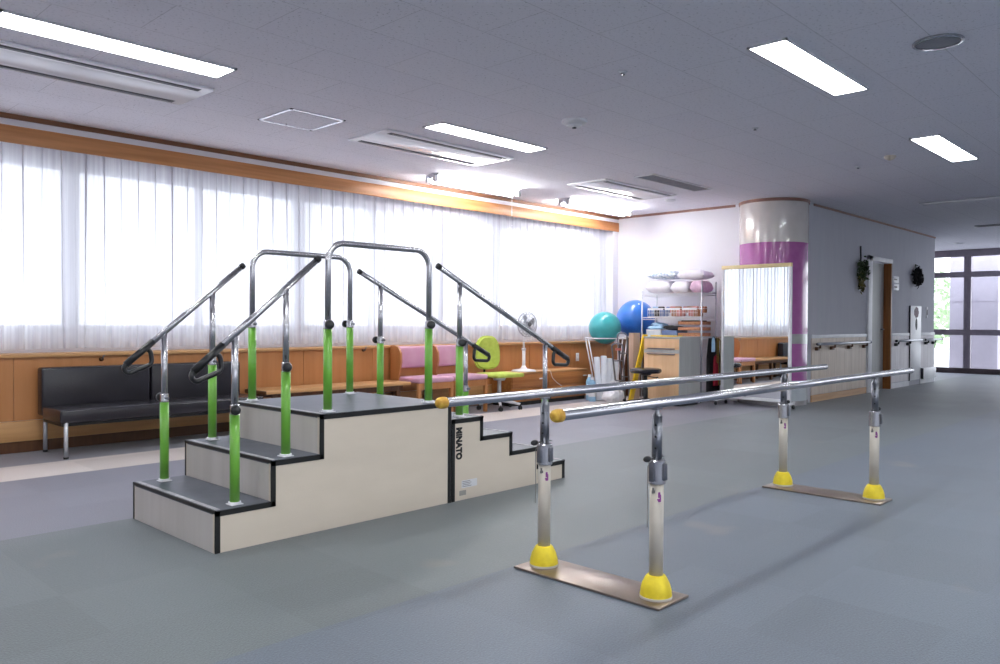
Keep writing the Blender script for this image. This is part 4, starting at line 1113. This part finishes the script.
# ------------------------------------------------------------------ wheeled mirror
mx, my0, my1, mz = 9.72, 4.245, 5.18, 1.855
mr = thing('wheeled_mirror', 'tall wheeled mirror with a pale yellow top bar in front of the magenta column', 'mirror', (mx, (my0 + my1) / 2, 0))
g = G(); g.box(mx - .004, mx + .002, my0 + .02, my1 - .02, .12, mz - .045); part('mirror_glass', g, M['mirror'], mr, world=True)
g = G(); g.box(mx + .002, mx + .02, my0 + .02, my1 - .02, .12, mz - .045); part('back_board', g, M['cabgrey'], mr, world=True)
for y in (my0, my1):
    g = G(); g.box(mx - .014, mx + .022, y - .014 if y == my0 else y - .022, y + .022 if y == my0 else y + .014, .06, mz - .04, bev=.003); part('frame_side', g, M['offwhite'], mr, world=True)
g = G(); g.box(mx - .016, mx + .024, my0 - .016, my1 + .016, mz - .05, mz, bev=.005); part('top_bar', g, M['mirrortop'], mr, 'pale yellow top bar', world=True)
g = G(); g.box(mx - .012, mx + .02, my0, my1, .085, .125, bev=.003); part('bottom_bar', g, M['offwhite'], mr, world=True)
for y in (my0, my1):
    g = G(); g.box(mx - .20, mx + .12, y - .015, y + .015, .055, .085, bev=.004); ft = part('foot_bar', g, M['offwhite'], mr, world=True)
    for x in (mx - .18, mx + .10):
        g = G(); g.sphere((x, y - .005, .028), .027, 16, (1, .8, 1)); g.cyl((x, y, .03), (x, y, .06), .008, 8); part('castor', g, M['blackgloss'], ft, 'black ball castor', world=True)

mr.rotation_euler = (0, 0, -.011)      # the mirror is turned a little towards the windows

# ------------------------------------------------------------------ corridor wall fittings
def handrail(x0, x1, brk, label, dark):
    t = thing('wall_handrail', label, 'handrail', ((x0 + x1) / 2, YC, .80), group='corridor handrails')
    y = YC - .075
    g = G(); g.cyl((x0, y, .805), (x1, y, .805), .019, 16); rl = part('rail', g, M['silverpaint'], t, world=True)
    g = G()
    for e in (x0, x1): g.cyl((e - .03, y, .805), (e + .03, y, .805), .021, 14)
    part('end_cap', g, M['blackgloss'] if dark else M['steel'], rl, world=True)
    for x in brk:
        g = G(); g.box(x - .04, x + .04, YC - .055, YC - .012, .715, .765, bev=.004); g.tube([(x, YC - .03, .75), (x, y, .755), (x, y, .79)], .014, 8); part('bracket', g, M['wooddark'] if not dark else M['black'], t, world=True)
handrail(10.93, 12.96, (11.0, 11.53, 12.2, 12.82), 'long silver corridor handrail with brown brackets on pale wood panels before the doorway', False)
handrail(14.22, 15.65, (14.32, 14.95), 'corridor handrail with dark brackets just past the doorway', True)
handrail(15.82, 16.85, (16.0, 16.45), 'corridor handrail with dark brackets at the far wall corner', True)

t = thing('flower_panel', 'tall narrow white wall panel with a dark plum flower emblem past the doorway', 'cabinet', (15.41, YC, 0))
g = G(); g.box(15.10, 15.72, YC - .028, YC - .002, .09, 1.415, bev=.004); part('panel_door', g, M['white'], t, world=True)
g = G(); g.box(15.090, 15.10, YC - .028, YC - .005, .09, 1.415); part('hinge_edge', g, M['slot'], t, 'dark edge', world=True)
g = G()
for k in range(7):
    a = 2 * PI * k / 7; g.sphere((15.43 + .075 * math.cos(a), YC - .029, 1.30 + .055 * math.sin(a)), .06, 10, (1, .06, .8))
g.sphere((15.43, YC - .030, 1.30), .06, 10, (1, .1, .8)); part('flower_emblem', g, M['plum'], t, world=True)
g = G(); g.sphere((15.43, YC - .029, 1.09), .10, 12, (.6, .05, 1.1)); part('leaf_emblem', g, M['slot'], t, world=True)
t = thing('low_wall_box', 'low white box at the foot of the corridor wall by the far corner', 'box', (16.1, YC, 0))
g = G(); g.box(15.72, 16.52, YC - .07, YC, .09, .29, bev=.006); part('housing', g, M['white'], t, world=True)
g = G(); g.box(15.715, 15.73, YC - .072, YC - .016, .09, .285); part('end_cover', g, M['slot'], t, world=True)
t = thing('door_sign', 'small white two-part sign on the wall just past the doorway', 'sign', (14.36, YC, 1.78))
for z0, z1 in ((-.115, -.01), (.01, .12)):
    g = G(); g.box(-.14, .14, -.012, 0, z0, z1, bev=.002); pl = part('plate', g, M['white'], t)
    g = G(); g.box(-.10, .05, -.0135, -.0115, (z0 + z1) / 2 - .012, (z0 + z1) / 2 + .012); part('print', g, M['greymark'], pl)
t = thing('light_switch', 'narrow pale switch plate on the wall near the far corner', 'switch', (16.13, YC, 1.31))
g = G(); g.box(-.04, .04, -.012, 0, -.10, .10, bev=.003); part('plate', g, M['offwhite'], t)
g = G(); g.box(-.018, .018, -.016, -.011, -.05, .05, bev=.002); part('rocker', g, M['greymark'], t)

def leaves(n, fn_, size, seed):
    rnd = random.Random(seed); bm = bmesh.new()
    for i in range(n):
        c = Vector(fn_(rnd)); u = Vector((rnd.uniform(-1, 1), rnd.uniform(-1, .3), rnd.uniform(-1, 1))).normalized(); v = u.cross(Vector((rnd.uniform(-1, 1), rnd.uniform(-1, 1), rnd.uniform(-1, 1)))).normalized(); s_ = size * rnd.uniform(.7, 1.3)
        w_ = u.cross(v) * s_ * .12
        P = [bm.verts.new(p) for p in (c - u * s_, c + v * s_ * .55 + w_, c + u * s_, c - v * s_ * .55 + w_)]
        bm.faces.new((P[0], P[1], P[2])); bm.faces.new((P[0], P[2], P[3]))
    return bm
iv = thing('hanging_garland', 'hanging garland of green and olive leaves on the wall before the doorway', 'garland', (12.62, YC, 1.95))
g = G(); g.tube([(0.06, -.012, .34), (.05, -.02, .15), (.0, -.03, -.05), (-.05, -.03, -.3)], .012, 8); part('stem', g, M['wreath'], iv)
part('green_leaves', leaves(150, lambda r: (.06 + r.gauss(0, .09), -.06 + r.uniform(-.03, .03), -.02 + r.gauss(0, .075)), .04, 5), M['leaf'], iv)
part('olive_leaves', leaves(90, lambda r: (r.gauss(.02, .06), -.05 + r.uniform(-.02, .02), -.20 + r.gauss(0, .08)), .035, 6), M['leafyellow'], iv)
wr = thing('dark_wreath', 'round dark twig wreath on the wall between the doorway and the far corner', 'wreath', (15.36, YC, 1.935))
g = G(); g.torus((0, -.06, 0), .115, .035, 24, 8, RX(PI / 2)); part('twig_ring', g, M['wreath'], wr)
def onring(r):
    a = r.uniform(0, 2 * PI); q = .12 + r.gauss(0, .035); return (q * math.cos(a), -.06 + r.uniform(-.05, .03), q * math.sin(a))
part('dark_leaves', leaves(220, onring, .04, 8), M['wreath'], wr)
g = G(); g.tube([(0, -.02, .23), (0, -.03, .12)], .006, 6); part('hanger', g, M['leaf'], wr)

# ------------------------------------------------------------------ world, camera, view
wd = bpy.data.worlds.new('overcast_sky'); SC.world = wd; wd.use_nodes = True
nt = wd.node_tree; nt.nodes.clear()
out = nt.nodes.new('ShaderNodeOutputWorld'); bg = nt.nodes.new('ShaderNodeBackground')
tc = nt.nodes.new('ShaderNodeTexCoord'); sp = nt.nodes.new('ShaderNodeSeparateXYZ'); rp = nt.nodes.new('ShaderNodeValToRGB')
nt.links.new(tc.outputs['Generated'], sp.inputs[0]); nt.links.new(sp.outputs['Z'], rp.inputs['Fac'])
rp.color_ramp.elements[0].color = (.95, .955, 1., 1); rp.color_ramp.elements[1].color = (.80, .87, 1., 1)
nt.links.new(rp.outputs['Color'], bg.inputs['Color']); bg.inputs['Strength'].default_value = SKY
nt.links.new(bg.outputs[0], out.inputs['Surface'])

cam = bpy.data.cameras.new('camera'); co = bpy.data.objects.new('camera', cam); COL.objects.link(co)
yaw, pitch, roll = .76394, -.0128, .00537
fw = Vector((math.cos(yaw) * math.cos(pitch), math.sin(yaw) * math.cos(pitch), math.sin(pitch)))
r0 = Vector((math.sin(yaw), -math.cos(yaw), 0)); u0 = r0.cross(fw)
rr = r0 * math.cos(roll) + u0 * math.sin(roll); uu = -r0 * math.sin(roll) + u0 * math.cos(roll)
co.matrix_world = Matrix(((rr.x, uu.x, -fw.x, 0), (rr.y, uu.y, -fw.y, 0), (rr.z, uu.z, -fw.z, 1.09), (0, 0, 0, 1)))
cam.sensor_width = 36; cam.lens = 790.26 * 36 / 1000; cam.clip_start = .05; cam.clip_end = 200
SC.camera = co
SC.view_settings.view_transform = 'Standard'; SC.view_settings.look = 'None'
SC.view_settings.exposure = 0.50; SC.view_settings.gamma = 1.0; SC.view_settings.use_curve_mapping = False
SC.cycles.use_denoising = True
SC.cycles.max_bounces = 12; SC.cycles.diffuse_bounces = 7; SC.cycles.glossy_bounces = 5; SC.cycles.transparent_max_bounces = 16
SC.cycles.sample_clamp_indirect = 8
SC.cycles.caustics_reflective = False; SC.cycles.caustics_refractive = False
